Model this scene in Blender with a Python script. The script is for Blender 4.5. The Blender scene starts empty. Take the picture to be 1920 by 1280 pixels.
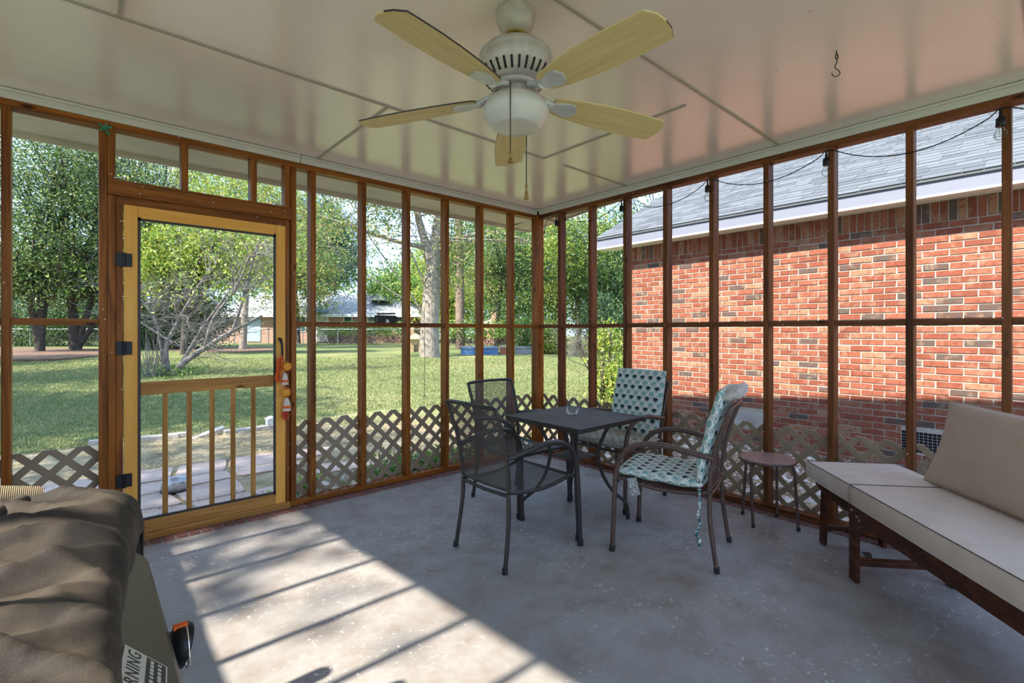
import bpy, bmesh, math, random
import numpy as np
from mathutils import Vector, Matrix
random.seed(7); rng = np.random.default_rng(7)
PI = math.pi
SC = bpy.context.scene
COL = SC.collection

# ------------------------------------------------------------------ camera, sky, sun, exposure
AZ = math.radians(41.44); SA, CA = math.sin(AZ), math.cos(AZ)      # forward direction, clockwise from +Y
EYE, FPX, HOR = 1.30, 912.0, 621.0
cam = bpy.data.objects.new('camera', bpy.data.cameras.new('camera')); COL.objects.link(cam)
cam.location = (0, 0, EYE); cam.rotation_euler = (PI/2, 0, -AZ)
cam.data.sensor_width = 36; cam.data.lens = 36*FPX/1920
cam.data.shift_y = (HOR-640)/1920; cam.data.clip_start = .05; cam.data.clip_end = 400
SC.camera = cam
SUN_EL = 1.08                                                       # tangent of the sun's elevation
wd = bpy.data.worlds.new('sky'); SC.world = wd; wd.use_nodes = True
nt = wd.node_tree; nt.nodes.clear()
tc = nt.nodes.new('ShaderNodeTexCoord'); sx = nt.nodes.new('ShaderNodeSeparateXYZ')
rp = nt.nodes.new('ShaderNodeValToRGB'); bg = nt.nodes.new('ShaderNodeBackground'); wo = nt.nodes.new('ShaderNodeOutputWorld')
nt.links.new(tc.outputs['Generated'], sx.inputs[0]); nt.links.new(sx.outputs['Z'], rp.inputs[0])
nt.links.new(rp.outputs[0], bg.inputs[0]); nt.links.new(bg.outputs[0], wo.inputs[0])
e = rp.color_ramp.elements
e[0].position = 0.0; e[0].color = (.52, .71, 1.0, 1); e[1].position = .9; e[1].color = (.38, .56, .92, 1)
m_ = rp.color_ramp.elements.new(.25); m_.color = (.44, .65, 1.0, 1)
SKY_STRENGTH = 1.0
bg.inputs[1].default_value = SKY_STRENGTH
sun = bpy.data.objects.new('sun', bpy.data.lights.new('sun', 'SUN')); COL.objects.link(sun)
sun.data.energy = 4.9; sun.data.angle = math.radians(.9); sun.data.color = (1.0, .93, .80)
sun.rotation_euler = Vector((1.0, 0.0, -SUN_EL)).to_track_quat('-Z', 'Y').to_euler()
sun.location = (-8, 2, 12)
vs = SC.view_settings
vs.view_transform = 'Standard'; vs.look = 'None'; vs.gamma = 1.0; vs.use_curve_mapping = False
vs.exposure = 1.42

# ------------------------------------------------------------------ helpers
def spot(px, d, z=0.0):
    """a point d metres ahead of the porch camera, on the bearing of picture column px"""
    l = (px-960)/FPX*d
    return Vector((d*SA+l*CA, d*CA-l*SA, z))
def ground_z(x, y):
    d = x*SA+y*CA
    t = min(1, max(0, (d-7)/12))
    return -.12+.42*t

class MB:
    def __init__(s): s.v = []; s.f = []; s.uv = None; s.smooth = []
    def add(s, vs, fs, sm=False):
        o = len(s.v); s.v += [tuple(p) for p in vs]
        for f in fs: s.f.append(tuple(i+o for i in f)); s.smooth.append(sm)
    def box(s, a, b, M=None):
        x0, y0, z0 = a; x1, y1, z1 = b
        vs = [(x0,y0,z0),(x1,y0,z0),(x1,y1,z0),(x0,y1,z0),(x0,y0,z1),(x1,y0,z1),(x1,y1,z1),(x0,y1,z1)]
        if M is not None: vs = [M @ Vector(p) for p in vs]
        s.add(vs, [(0,3,2,1),(4,5,6,7),(0,1,5,4),(1,2,6,5),(2,3,7,6),(3,0,4,7)])
        return s
    def bar(s, p, q, w, h, up=(0,0,1)):
        p, q = Vector(p), Vector(q); t = (q-p).normalized(); u = Vector(up)
        if abs(t.dot(u)) > .98: u = Vector((1,0,0))
        n = t.cross(u).normalized(); b = n.cross(t)
        vs = []
        for c in (p, q):
            for i, j in ((-1,-1),(1,-1),(1,1),(-1,1)): vs.append(c+n*i*w/2+b*j*h/2)
        s.add(vs, [(0,1,2,3),(7,6,5,4),(0,4,5,1),(1,5,6,2),(2,6,7,3),(3,7,4,0)]); return s
    def tube(s, path, r, n=8, cap=True, flat=1.0):
        P = [Vector(p) for p in path]; R = r if isinstance(r, (list, tuple)) else [r]*len(P)
        T = [(P[min(i+1, len(P)-1)]-P[max(i-1, 0)]).normalized() for i in range(len(P))]
        u = Vector((0,0,1)) if abs(T[0].z) < .9 else Vector((1,0,0))
        N = (u-T[0]*u.dot(T[0])).normalized(); vs = []
        for i, p in enumerate(P):
            N = (N-T[i]*N.dot(T[i])).normalized(); B = T[i].cross(N)
            for k in range(n):
                a = 2*PI*k/n; vs.append(p+N*math.cos(a)*R[i]+B*math.sin(a)*R[i]*flat)
        fs = []
        for i in range(len(P)-1):
            for k in range(n):
                k2 = (k+1) % n; fs.append((i*n+k, i*n+k2, (i+1)*n+k2, (i+1)*n+k))
        s.add(vs, fs, True)
        if cap:
            o = len(P)-1; s.add(vs[:n], [tuple(range(n))[::-1]]); s.add(vs[o*n:], [tuple(range(n))])
        return s
    def lathe(s, prof, n=24, c=(0,0,0), cap=True):
        vs = []; fs = []
        for r, z in prof:
            for k in range(n):
                a = 2*PI*k/n; vs.append((c[0]+r*math.cos(a), c[1]+r*math.sin(a), c[2]+z))
        for i in range(len(prof)-1):
            for k in range(n):
                k2 = (k+1) % n; fs.append((i*n+k, i*n+k2, (i+1)*n+k2, (i+1)*n+k))
        s.add(vs, fs, True)
        if cap:
            if prof[0][0] > 1e-4: s.add(vs[:n], [tuple(range(n))[::-1]])
            if prof[-1][0] > 1e-4: s.add(vs[-n:], [tuple(range(n))])
        return s
    def prism(s, poly, z0, z1, M=None):
        n = len(poly); vs = [(x, y, z0) for x, y in poly]+[(x, y, z1) for x, y in poly]
        if M is not None: vs = [M @ Vector(p) for p in vs]
        s.add(vs, [tuple(range(n))[::-1], tuple(range(n, 2*n))]+[(i, (i+1) % n, n+(i+1) % n, n+i) for i in range(n)]); return s
    def blob(s, c, r, n=10, m=6):
        c = Vector(c); rx, ry, rz = r if isinstance(r, (list, tuple)) else (r, r, r)
        vs = []; fs = []
        for i in range(m+1):
            a = PI*i/m
            for k in range(n):
                b = 2*PI*k/n; vs.append((c.x+rx*math.sin(a)*math.cos(b), c.y+ry*math.sin(a)*math.sin(b), c.z-rz*math.cos(a)))
        for i in range(m):
            for k in range(n):
                k2 = (k+1) % n; fs.append((i*n+k, i*n+k2, (i+1)*n+k2, (i+1)*n+k))
        s.add(vs, fs, True); return s
    def grid(s, fn, nu, nv, closed=False, sm=True):
        vs = [fn(i/nu, j/nv) for j in range(nv+1) for i in range(nu+1)]
        fs = [(j*(nu+1)+i, j*(nu+1)+i+1, (j+1)*(nu+1)+i+1, (j+1)*(nu+1)+i) for j in range(nv) for i in range(nu)]
        s.add(vs, fs, sm); return s
    def mesh(s, name, mat):
        me = bpy.data.meshes.new(name); me.from_pydata(s.v, [], s.f)
        me.polygons.foreach_set('use_smooth', s.smooth); me.materials.append(mat); me.update(); return me

def tag(o, label=None, cat=None, group=None, kind=None):
    if label: o['label'] = label
    if cat: o['category'] = cat
    if group: o['group'] = group
    if kind: o['kind'] = kind
    return o
def link(name, me, parent=None, loc=None, bevel=0):
    o = bpy.data.objects.new(name, me); COL.objects.link(o)
    if parent: o.parent = parent
    if loc is not None: o.location = loc
    if bevel:
        b = o.modifiers.new('bevel', 'BEVEL'); b.width = bevel; b.segments = 2; b.limit_method = 'ANGLE'; b.angle_limit = math.radians(40)
    return o
def obj(name, mb, mat, parent=None, loc=None, bevel=0, **k):
    return tag(link(name, mb.mesh(name, mat), parent, loc, bevel), **k)
def empty(name, loc=(0,0,0), rz=0, label=None, cat=None, group=None, kind=None):
    o = bpy.data.objects.new(name, None); COL.objects.link(o); o.empty_display_size = .1
    o.location = loc; o.rotation_euler = (0, 0, rz); return tag(o, label, cat, group, kind)
def kids(o): return [c for c in bpy.data.objects if c.parent == o]
def copy_tree(o, parent=None):
    c = o.copy(); COL.objects.link(c); c.parent = parent
    for ch in kids(o): copy_tree(ch, c)
    return c
def fast_mesh(name, verts, nper, mat, smooth=False):
    """verts (N, nper, 3): N loose polygons of nper corners"""
    N = len(verts); me = bpy.data.meshes.new(name)
    me.vertices.add(N*nper); me.vertices.foreach_set('co', np.asarray(verts, dtype=np.float32).ravel())
    me.loops.add(N*nper); me.loops.foreach_set('vertex_index', np.arange(N*nper, dtype=np.int32))
    me.polygons.add(N); me.polygons.foreach_set('loop_start', np.arange(0, N*nper, nper, dtype=np.int32))
    me.polygons.foreach_set('loop_total', np.full(N, nper, dtype=np.int32))
    me.materials.append(mat); me.update(calc_edges=True); return me

# ------------------------------------------------------------------ materials
class NT:
    def __init__(s, name):
        s.m = bpy.data.materials.new(name); s.m.use_nodes = True; s.t = s.m.node_tree; s.t.nodes.clear()
        s.out = s.n('ShaderNodeOutputMaterial'); s.b = s.n('ShaderNodeBsdfPrincipled'); s.l(s.b.outputs[0], s.out.inputs[0])
    def n(s, t, **k):
        o = s.t.nodes.new(t)
        for a, v in k.items(): setattr(o, a, v)
        return o
    def l(s, a, b): s.t.links.new(a, b)
    def val(s, sock, v):
        if hasattr(v, 'is_linked') or hasattr(v, 'links'): s.l(v, sock)
        else: sock.default_value = v
    def math(s, op, a, b=0.0, c=None, clamp=False):
        o = s.n('ShaderNodeMath', operation=op, use_clamp=clamp); s.val(o.inputs[0], a); s.val(o.inputs[1], b)
        if c is not None: s.val(o.inputs[2], c)
        return o.outputs[0]
    def pos(s, scale=(1,1,1), kind='pos'):
        if kind == 'pos': src = s.n('ShaderNodeNewGeometry').outputs['Position']
        elif kind == 'obj': src = s.n('ShaderNodeTexCoord').outputs['Object']
        else: src = s.n('ShaderNodeTexCoord').outputs['UV']
        mp = s.n('ShaderNodeMapping'); mp.inputs['Scale'].default_value = scale; s.l(src, mp.inputs[0]); return mp.outputs[0]
    def noise(s, v, scale, detail=3, rough=.55, dist=0):
        o = s.n('ShaderNodeTexNoise'); s.l(v, o.inputs['Vector']); o.inputs['Scale'].default_value = scale
        o.inputs['Detail'].default_value = detail; o.inputs['Roughness'].default_value = rough; o.inputs['Distortion'].default_value = dist
        return o.outputs['Fac']
    def ramp(s, fac, stops, interp='LINEAR'):
        o = s.n('ShaderNodeValToRGB'); s.l(fac, o.inputs[0]); r = o.color_ramp; r.interpolation = interp
        while len(r.elements) < len(stops): r.elements.new(.5)
        for el, (p, c) in zip(r.elements, stops):
            el.position = p; el.color = (*c, 1) if len(c) == 3 else c
        return o.outputs[0]
    def mix(s, f, a, b, blend='MIX'):
        o = s.n('ShaderNodeMix', data_type='RGBA', blend_type=blend); s.val(o.inputs[0], f)
        for sock, v in ((o.inputs[6], a), (o.inputs[7], b)):
            if isinstance(v, tuple): sock.default_value = (*v, 1) if len(v) == 3 else v
            else: s.l(v, sock)
        return o.outputs[2]
    def color(s, v):
        if isinstance(v, tuple): s.b.inputs['Base Color'].default_value = (*v, 1)
        else: s.l(v, s.b.inputs['Base Color'])
        return s
    def set(s, rough=.5, metal=0, spec=None):
        s.val(s.b.inputs['Roughness'], rough); s.b.inputs['Metallic'].default_value = metal
        if spec is not None: s.b.inputs['Specular IOR Level'].default_value = spec
        return s
    def bump(s, h, strength=.3, dist=.01):
        o = s.n('ShaderNodeBump'); s.l(h, o.inputs['Height']); o.inputs['Strength'].default_value = strength; o.inputs['Distance'].default_value = dist
        s.l(o.outputs[0], s.b.inputs['Normal']); return s

def plain(name, c, rough=.5, metal=0, spec=None, var=.12, scale=30, bump=0):
    k = NT(name); n = k.noise(k.pos(kind='obj'), scale, 4)
    k.color(k.ramp(n, [(.3, tuple(x*(1-var) for x in c)), (.7, tuple(min(1, x*(1+var)) for x in c))])).set(rough, metal, spec)
    if bump: k.bump(n, bump, .004)
    return k.m
def wood(name, dark, light, axis, rough=.5, knots=True, specks=.0, weather=None):
    k = NT(name); sc = [14, 14, 14]; sc[axis] = .9
    n = k.noise(k.pos(tuple(sc)), 1.6, 6, .6, .6)
    sc2 = [55, 55, 55]; sc2[axis] = 1.6
    n2 = k.noise(k.pos(tuple(sc2)), 1.5, 4, .6)
    f = k.math('ADD', k.math('MULTIPLY', n, .7), k.math('MULTIPLY', n2, .3))
    c = k.ramp(f, [(.34, dark), (.66, light)])
    if knots:
        sk = [9, 9, 9]; sk[axis] = 3.2
        v = k.n('ShaderNodeTexVoronoi'); k.l(k.pos(tuple(sk)), v.inputs[0]); v.inputs['Scale'].default_value = 1.0
        kn = k.ramp(v.outputs['Distance'], [(.05, (1,1,1)), (.13, (0,0,0))])
        c = k.mix(kn, c, tuple(x*.35 for x in dark))
    if specks:
        v = k.n('ShaderNodeTexVoronoi'); k.l(k.pos((1,1,1)), v.inputs[0]); v.inputs['Scale'].default_value = 16
        kn = k.ramp(v.outputs['Distance'], [(.055, (1,1,1)), (.075, (0,0,0))]); c = k.mix(kn, c, (.55,.5,.42))
    k.color(c).set(rough, spec=.22).bump(n2, .25, .003)
    return k.m
X_, Y_, Z_ = 0, 1, 2
D_, L_ = (.085,.022,.003), (.42,.138,.018)
M_STUD = [wood('stained_pine_%s' % 'xyz'[i], D_, L_, i, .42, specks=1) for i in range(3)]
M_PINE = [wood('fresh_pine_%s' % 'xyz'[i], (.84,.37,.06), (.93,.50,.11), i, .45, knots=False) for i in range(3)]
M_TREATED = [wood('treated_lumber_%s' % 'xyz'[i], (.27,.115,.024), (.58,.29,.075), i, .55) for i in range(3)]
M_DARKWOOD = wood('dark_daybed_wood', (.022,.006,.003), (.10,.030,.010), X_, .35)
M_LATTICE = plain('taupe_lattice_vinyl', (.34,.26,.175), .5, var=.08, scale=6)
M_WHITE = plain('painted_white_trim', (.66,.64,.60), .38, var=.04, scale=4)
M_SOFFIT = plain('painted_plywood_soffit', (.60,.57,.50), .7, var=.10, scale=3)
M_METAL = plain('charcoal_powder_coat', (.032,.028,.025), .40, .1, var=.25, scale=60)
M_METAL2 = plain('rust_brown_metal', (.105,.062,.048), .42, .2, var=.3, scale=50)
M_BLACK = plain('black_hardware', (.012,.012,.014), .4, .3)
M_RUBBER = plain('black_rubber', (.015,.014,.014), .7)
M_CHROME = plain('polished_steel', (.75,.76,.78), .22, 1.0, var=.05)
M_SCREENTRIM = plain('bronze_screen_frame', (.045,.036,.030), .45, .3)
M_BRASS = plain('aged_brass', (.30,.20,.055), .4, .7)
M_FANBODY = plain('dusty_white_enamel', (.50,.455,.415), .38, .1, var=.22, scale=14)
M_IRON = plain('pale_blade_iron', (.58,.60,.61), .35, .2)
M_GLASSBOWL = plain('frosted_glass', (.66,.65,.60), .28, var=.05, scale=3)
M_BEIGE = plain('beige_canvas', (.46,.37,.30), .85, var=.07, scale=9, bump=.08)
M_TAN = plain('taupe_canvas', (.50,.375,.285), .85, var=.07, scale=9, bump=.08)
M_SAGE = plain('pale_canvas', (.60,.49,.415), .85, var=.07, scale=9, bump=.08)
M_SEAM = plain('cushion_seam', (.13,.10,.08), .9)
M_PANEL = plain('grey_grill_panel', (.085,.08,.068), .4, .3, var=.1)
M_LABELW = plain('label_white', (.55,.54,.48), .5, var=.03)
M_LABELB = plain('label_black', (.03,.03,.03), .5, var=.03)
M_ORANGE = plain('orange_yarn', (.80,.14,.02), .9, var=.25, scale=80)
M_PUMPKIN = plain('pumpkin_orange', (.85,.33,.03), .6, var=.2, scale=40)
M_CREAM = plain('cream_felt', (.72,.62,.50), .9, var=.1, scale=40)
M_REDYARN = plain('red_yarn', (.65,.07,.03), .9, var=.25, scale=80)
M_ROPE = NT('sisal_rope'); _w = M_ROPE.n('ShaderNodeTexWave', wave_type='BANDS', bands_direction='X'); M_ROPE.l(M_ROPE.pos((1,1,1)), _w.inputs[0]); _w.inputs['Scale'].default_value = 80
M_ROPE.color(M_ROPE.ramp(_w.outputs['Fac'], [(.1,(.16,.12,.065)), (.6,(.40,.32,.20))])).set(.9).bump(_w.outputs['Fac'], .8, .006); M_ROPE = M_ROPE.m
M_DARKFUR = plain('dark_carpet', (.05,.04,.03), .95)
M_GREEN = plain('green_plastic', (.02,.22,.12), .4)
M_CONCRETE = plain('pale_concrete', (.42,.39,.35), .85, var=.18, scale=7, bump=.3)
M_STONE = plain('pink_flagstone', (.50,.37,.30), .85, var=.2, scale=4, bump=.4)
M_GALV = plain('galvanised_steel', (.50,.52,.53), .4, .7, var=.1)
M_BLUEMETAL = plain('blue_corrugated_metal', (.18,.32,.55), .45, .2)
M_REDMETAL = plain('orange_corrugated_metal', (.60,.24,.14), .45, .2)
M_TANWOOD = plain('tan_cedar', (.52,.37,.20), .8, var=.2, scale=10)
M_HOUSEWHITE = plain('white_house_paint', (.78,.77,.74), .7, var=.05)
M_FASCIA = plain('shade_toned_fascia', (.19,.20,.255), .5, var=.04, scale=3)  # white paint, dimmed and blued in colour to stand in for shade
M_BARK = NT('grey_bark'); _n = M_BARK.noise(M_BARK.pos((9,9,2.2)), 2.2, 6, .65); M_BARK.color(M_BARK.ramp(_n, [(.3,(.13,.105,.085)), (.7,(.50,.43,.36))])).set(.9).bump(_n, .7, .05); M_BARK = M_BARK.m
M_PINEBARK = NT('pine_bark'); _n = M_PINEBARK.noise(M_PINEBARK.pos((9,9,2.2)), 2.2, 6, .65); M_PINEBARK.color(M_PINEBARK.ramp(_n, [(.3,(.09,.06,.05)), (.7,(.36,.26,.21))])).set(.9).bump(_n, .7, .05); M_PINEBARK = M_PINEBARK.m
M_DARKBARK = plain('dark_bark', (.075,.06,.05), .9, var=.35, scale=5, bump=.5)
M_DEADWOOD = plain('bleached_dead_wood', (.20,.18,.17), .85, var=.45, scale=6, bump=.4)

def leafmat(name, cols, trans=.38, rough=.45):
    k = NT(name); g = k.n('ShaderNodeNewGeometry').outputs['Random Per Island']
    n = len(cols); c = k.ramp(g, [(i/(n-1), cl) for i, cl in enumerate(cols)])
    k.color(c).set(rough, spec=.5)
    t = k.n('ShaderNodeBsdfTranslucent'); k.l(c, t.inputs[0])
    mx = k.n('ShaderNodeMixShader'); mx.inputs[0].default_value = trans
    k.l(k.b.outputs[0], mx.inputs[1]); k.l(t.outputs[0], mx.inputs[2]); k.l(mx.outputs[0], k.out.inputs[0]); return k.m
M_LEAF_DARK = leafmat('dark_green_leaves', [(.025,.06,.022), (.05,.11,.035), (.10,.19,.055), (.20,.28,.09)])
M_LEAF_MID = leafmat('green_leaves', [(.07,.15,.04), (.14,.27,.06), (.26,.39,.09), (.42,.50,.14)])
M_LEAF_YEL = leafmat('yellow_green_leaves', [(.12,.22,.03), (.24,.36,.05), (.40,.48,.08), (.52,.46,.12)])
M_LEAF_AUT = leafmat('mixed_autumn_leaves', [(.07,.14,.04), (.14,.24,.06), (.26,.34,.08), (.36,.38,.11), (.44,.30,.12)])
M_NEEDLE = leafmat('blue_green_needles', [(.035,.08,.05), (.06,.13,.075), (.10,.19,.10)], .2)
M_GRASS = leafmat('grass_blades', [(0.123,0.176,0.061), (0.189,0.238,0.082), (0.295,0.307,0.123), (0.410,0.369,0.180)], .25, .6)
M_STRAW = leafmat('dry_straw', [(.40,.30,.16), (.55,.44,.25), (.66,.55,.34)], .2, .7)
M_MULCH = plain('brown_mulch', (.16,.095,.06), .95, var=.45, scale=14, bump=.6)

def brickmat(name, island):
    k = NT(name)
    r = k.n('ShaderNodeNewGeometry').outputs['Random Per Island'] if island else k.n('ShaderNodeObjectInfo').outputs['Random']
    base = k.ramp(r, [(0,(0.213,0.056,0.030)), (.2,(0.277,0.083,0.045)), (.38,(0.245,0.061,0.032)), (.54,(0.298,0.112,0.064)), (.68,(0.266,0.075,0.041)), (.82,(0.330,0.165,0.095)), (.90,(0.091,0.067,0.056)), (1,(0.122,0.091,0.075))], 'CONSTANT')
    n = k.noise(k.pos((1,1,1)), 28, 5, .7)
    blot = k.ramp(n, [(.50,(0,0,0)), (.62,(1,1,1))])
    c = k.mix(k.math('MULTIPLY', blot, .7), base, (0.160,0.041,0.016))
    n2 = k.noise(k.pos((1,1,1)), 11, 3)
    c = k.mix(k.math('MULTIPLY', k.ramp(n2, [(.52,(0,0,0)), (.7,(1,1,1))]), .5), c, (0.351,0.235,0.155))
    k.color(c).set(.85).bump(n, .4, .006); return k.m
M_BRICK_ONE, M_BRICK_MANY = brickmat('facing_brick', False), brickmat('facing_brick_field', True)
k = NT('far_brick'); bt_ = k.n('ShaderNodeTexBrick'); k.l(k.pos((1,1,1),'obj'), bt_.inputs[0]); _mp=None
for nm, v_ in (('Color1',(.46,.20,.13,1)),('Color2',(.30,.15,.11,1)),('Mortar',(.55,.46,.40,1))): bt_.inputs[nm].default_value = v_
bt_.inputs['Scale'].default_value = 3.2; bt_.inputs['Mortar Size'].default_value = .03
mp_ = k.n('ShaderNodeMapping'); mp_.inputs['Rotation'].default_value = (PI/2,0,0); k.l(k.n('ShaderNodeTexCoord').outputs['Object'], mp_.inputs[0]); k.l(mp_.outputs[0], bt_.inputs[0])
k.color(bt_.outputs[0]).set(.9); M_BRICKFAR = k.m
M_MORTAR = plain('pale_mortar', (0.442,0.383,0.323), .95, var=.12, scale=20, bump=.3)
M_JOINT = plain('dull_mortar_joint', (.27,.22,.20), .95, var=.15, scale=30)
M_EDGEBRICK = NT('red_edging_brick'); _r = M_EDGEBRICK.n('ShaderNodeObjectInfo').outputs['Random']
_n = M_EDGEBRICK.noise(M_EDGEBRICK.pos(), 40, 4); M_EDGEBRICK.color(M_EDGEBRICK.mix(M_EDGEBRICK.math('MULTIPLY', _n, .5), M_EDGEBRICK.ramp(_r, [(0,(.19,.075,.065)), (1,(.29,.12,.10))]), (.14,.07,.065))).set(.85).bump(_n, .4, .004); M_EDGEBRICK = M_EDGEBRICK.m
def shinglemat(name, island):
    k = NT(name); r = k.n('ShaderNodeNewGeometry').outputs['Random Per Island'] if island else k.n('ShaderNodeObjectInfo').outputs['Random']
    n = k.noise(k.pos(), 160, 2); c = k.ramp(r, [(0,(0.081,0.090,0.099)), (.5,(0.118,0.128,0.140)), (1,(0.161,0.171,0.183))])
    k.color(k.mix(k.math('MULTIPLY', n, .5), c, (0.062,0.068,0.075))).set(.9).bump(n, .5, .003); return k.m
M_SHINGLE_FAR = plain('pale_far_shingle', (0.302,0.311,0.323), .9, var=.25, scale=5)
M_SHINGLE_ONE, M_SHINGLE_MANY = shinglemat('grey_shingle', False), shinglemat('grey_shingle_field', True)

# worn painted concrete floor
k = NT('worn_painted_concrete'); P = k.pos()
big = k.noise(P, .9, 4, .6); mid = k.noise(P, 5, 5, .65); fine = k.noise(P, 60, 3, .7)
c = k.ramp(big, [(.3,(.275,.258,.245)), (.7,(.365,.345,.325))])
c = k.mix(k.math('MULTIPLY', k.ramp(mid, [(.42,(0,0,0)), (.70,(1,1,1))]), .62), c, (.185,.135,.108))
chip = k.math('MULTIPLY', k.ramp(k.noise(P, 34, 4, .75), [(.60,(0,0,0)), (.635,(1,1,1))]), k.ramp(k.noise(P, 1.7, 2), [(.46,(0,0,0)), (.60,(1,1,1))]))
c = k.mix(chip, c, (.68,.64,.59))
sp = k.n('ShaderNodeTexVoronoi'); k.l(P, sp.inputs[0]); sp.inputs['Scale'].default_value = 9
c = k.mix(k.ramp(sp.outputs['Distance'], [(.03,(1,1,1)), (.05,(0,0,0))]), c, (.50,.47,.43))
k.color(c).set(k.ramp(big, [(.3,(.46,)*3), (.7,(.66,)*3)]), spec=.35).bump(fine, .25, .003); M_FLOOR = k.m
# glossy ceiling paint
k = NT('glossy_ceiling_enamel'); P = k.pos((3,40,3)); n = k.noise(P, 1.2, 3, .5); d = k.noise(k.pos(), 13, 2)
st = k.noise(k.pos(), 1.1, 4, .6); c = k.ramp(st, [(.3,(.80,.705,.69)), (.6,(.88,.79,.775))])
sp_ = k.noise(k.pos(), 75, 1, .5); c = k.mix(k.math('MULTIPLY', k.ramp(sp_, [(.76,(0,0,0)), (.80,(1,1,1))]), .8), c, (.25,.18,.13))
k.color(c).set(.23, spec=.8).bump(n, .035, .004); k.b.inputs['IOR'].default_value = 2.0; M_CEIL = k.m
# lawn soil
k = NT('lawn_turf'); P = k.pos(); n = k.noise(P, 3.0, 6, .7); n2 = k.noise(P, .35, 3); n3 = k.noise(P, 40, 3, .7)
c = k.ramp(n, [(.3,(0.123,0.168,0.066)), (.55,(0.205,0.234,0.090)), (.75,(0.328,0.307,0.148))])
c = k.mix(k.math('MULTIPLY', k.ramp(n2, [(.5,(0,0,0)), (.68,(1,1,1))]), .6), c, (0.410,0.361,0.180))
k.color(k.mix(k.math('MULTIPLY', n3, .4), c, (0.082,0.111,0.041))).set(.95, spec=.1).bump(n3, .6, .04); M_LAWN = k.m
# pebbly soil and mulch strip beside the porch
k = NT('pebbly_soil'); v = k.n('ShaderNodeTexVoronoi'); k.l(k.pos(), v.inputs[0]); v.inputs['Scale'].default_value = 26
n = k.noise(k.pos(), 3, 4); wn = k.n('ShaderNodeTexWhiteNoise'); k.l(v.outputs['Position'], wn.inputs[0])
c = k.ramp(wn.outputs['Value'], [(0,(.20,.14,.09)), (.4,(.36,.28,.20)), (.7,(.50,.44,.38)), (1,(.62,.57,.52))])
c = k.mix(k.ramp(v.outputs['Distance'], [(.3,(0,0,0)), (.6,(1,1,1))]), c, (.12,.085,.055))
c = k.mix(k.math('MULTIPLY', k.ramp(n, [(.5,(0,0,0)), (.65,(1,1,1))]), .7), c, (.30,.27,.10))
k.color(c).set(.95).bump(v.outputs['Distance'], .6, .02); M_PEBBLES = k.m
# scallop fan print for the chair pads (uv in metres)
def fanprint(name, stain=0):
    k = NT(name); sp_ = k.n('ShaderNodeSeparateXYZ'); k.l(k.pos((1/.074, 1/.086, 1), 'uv'), sp_.inputs[0])
    U, V = sp_.outputs[0], sp_.outputs[1]
    def cell(du, dv):
        p = k.math('SUBTRACT', k.math('FRACT', k.math('ADD', U, du)), .5)
        q = k.math('FRACT', k.math('ADD', V, dv))
        q = k.math('ADD', q, -.06); r = k.math('SQRT', k.math('ADD', k.math('MULTIPLY', p, p), k.math('MULTIPLY', q, q)))
        wedge = k.math('LESS_THAN', k.math('ABSOLUTE', p), k.math('MULTIPLY', q, 1.05))
        fan = k.math('MULTIPLY', wedge, k.math('LESS_THAN', r, .45))
        fan = k.math('MULTIPLY', fan, k.math('GREATER_THAN', r, .07))
        ring = k.math('MULTIPLY', k.math('LESS_THAN', k.math('ABSOLUTE', k.math('SUBTRACT', r, .48)), .05), k.math('GREATER_THAN', q, -.05))
        return fan, ring
    f1, r1 = cell(0, 0); f2, r2 = cell(.5, .5)
    n = k.noise(k.pos((1,1,1), 'uv'), 14, 3)
    c = k.ramp(n, [(.3,(.38,.455,.42)), (.7,(.54,.575,.51))])
    c = k.mix(r2, c, (.80,.77,.66)); c = k.mix(f2, c, (.22,.40,.38))
    c = k.mix(r1, c, (.78,.76,.66)); c = k.mix(f1, c, (.008,.045,.058))
    if stain: c = k.mix(k.math('MULTIPLY', k.ramp(k.noise(k.pos((1,1,1), 'uv'), 5, 3), [(.3,(.4,)*3), (.6,(1,1,1))]), stain), c, (.30,.215,.14))
    k.color(c).set(.9).bump(k.noise(k.pos((1,1,1), 'uv'), 9, 2), .25, .01); return k.m
M_FAN, M_FANSTAIN = fanprint('teal_fan_print'), fanprint('stained_teal_fan_print', .8)
M_PADBACK = plain('faded_pad_back', (.52,.47,.41), .9, var=.15, scale=20)
# grill cover cloth
k = NT('dusty_brown_cover'); P = k.pos(); n = k.noise(P, 2.2, 4, .6); n2 = k.noise(P, 420, 2); n3 = k.noise(P, 8, 4)
c = k.ramp(n, [(.3,(0.011,0.008,0.006)), (.7,(0.030,0.022,0.016))]); c = k.mix(k.math('MULTIPLY', k.ramp(n2, [(.5,(0,0,0)), (.75,(1,1,1))]), .35), c, (0.083,0.063,0.043))
c = k.mix(k.math('MULTIPLY', k.ramp(n3, [(.48,(0,0,0)), (.68,(1,1,1))]), .5), c, (0.112,0.086,0.059))
k.color(c).set(.75).bump(n2, .12, .001); M_COVER = k.m
# yellowed fan blade
k = NT('yellowed_fan_blade'); n = k.noise(k.pos((3,40,3), 'obj'), 1.0, 4, .6); k.color(k.ramp(n, [(.3,(.62,.48,.20)), (.7,(.76,.62,.31))])).set(.5).bump(n, .1, .002); M_BLADE = k.m
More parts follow.
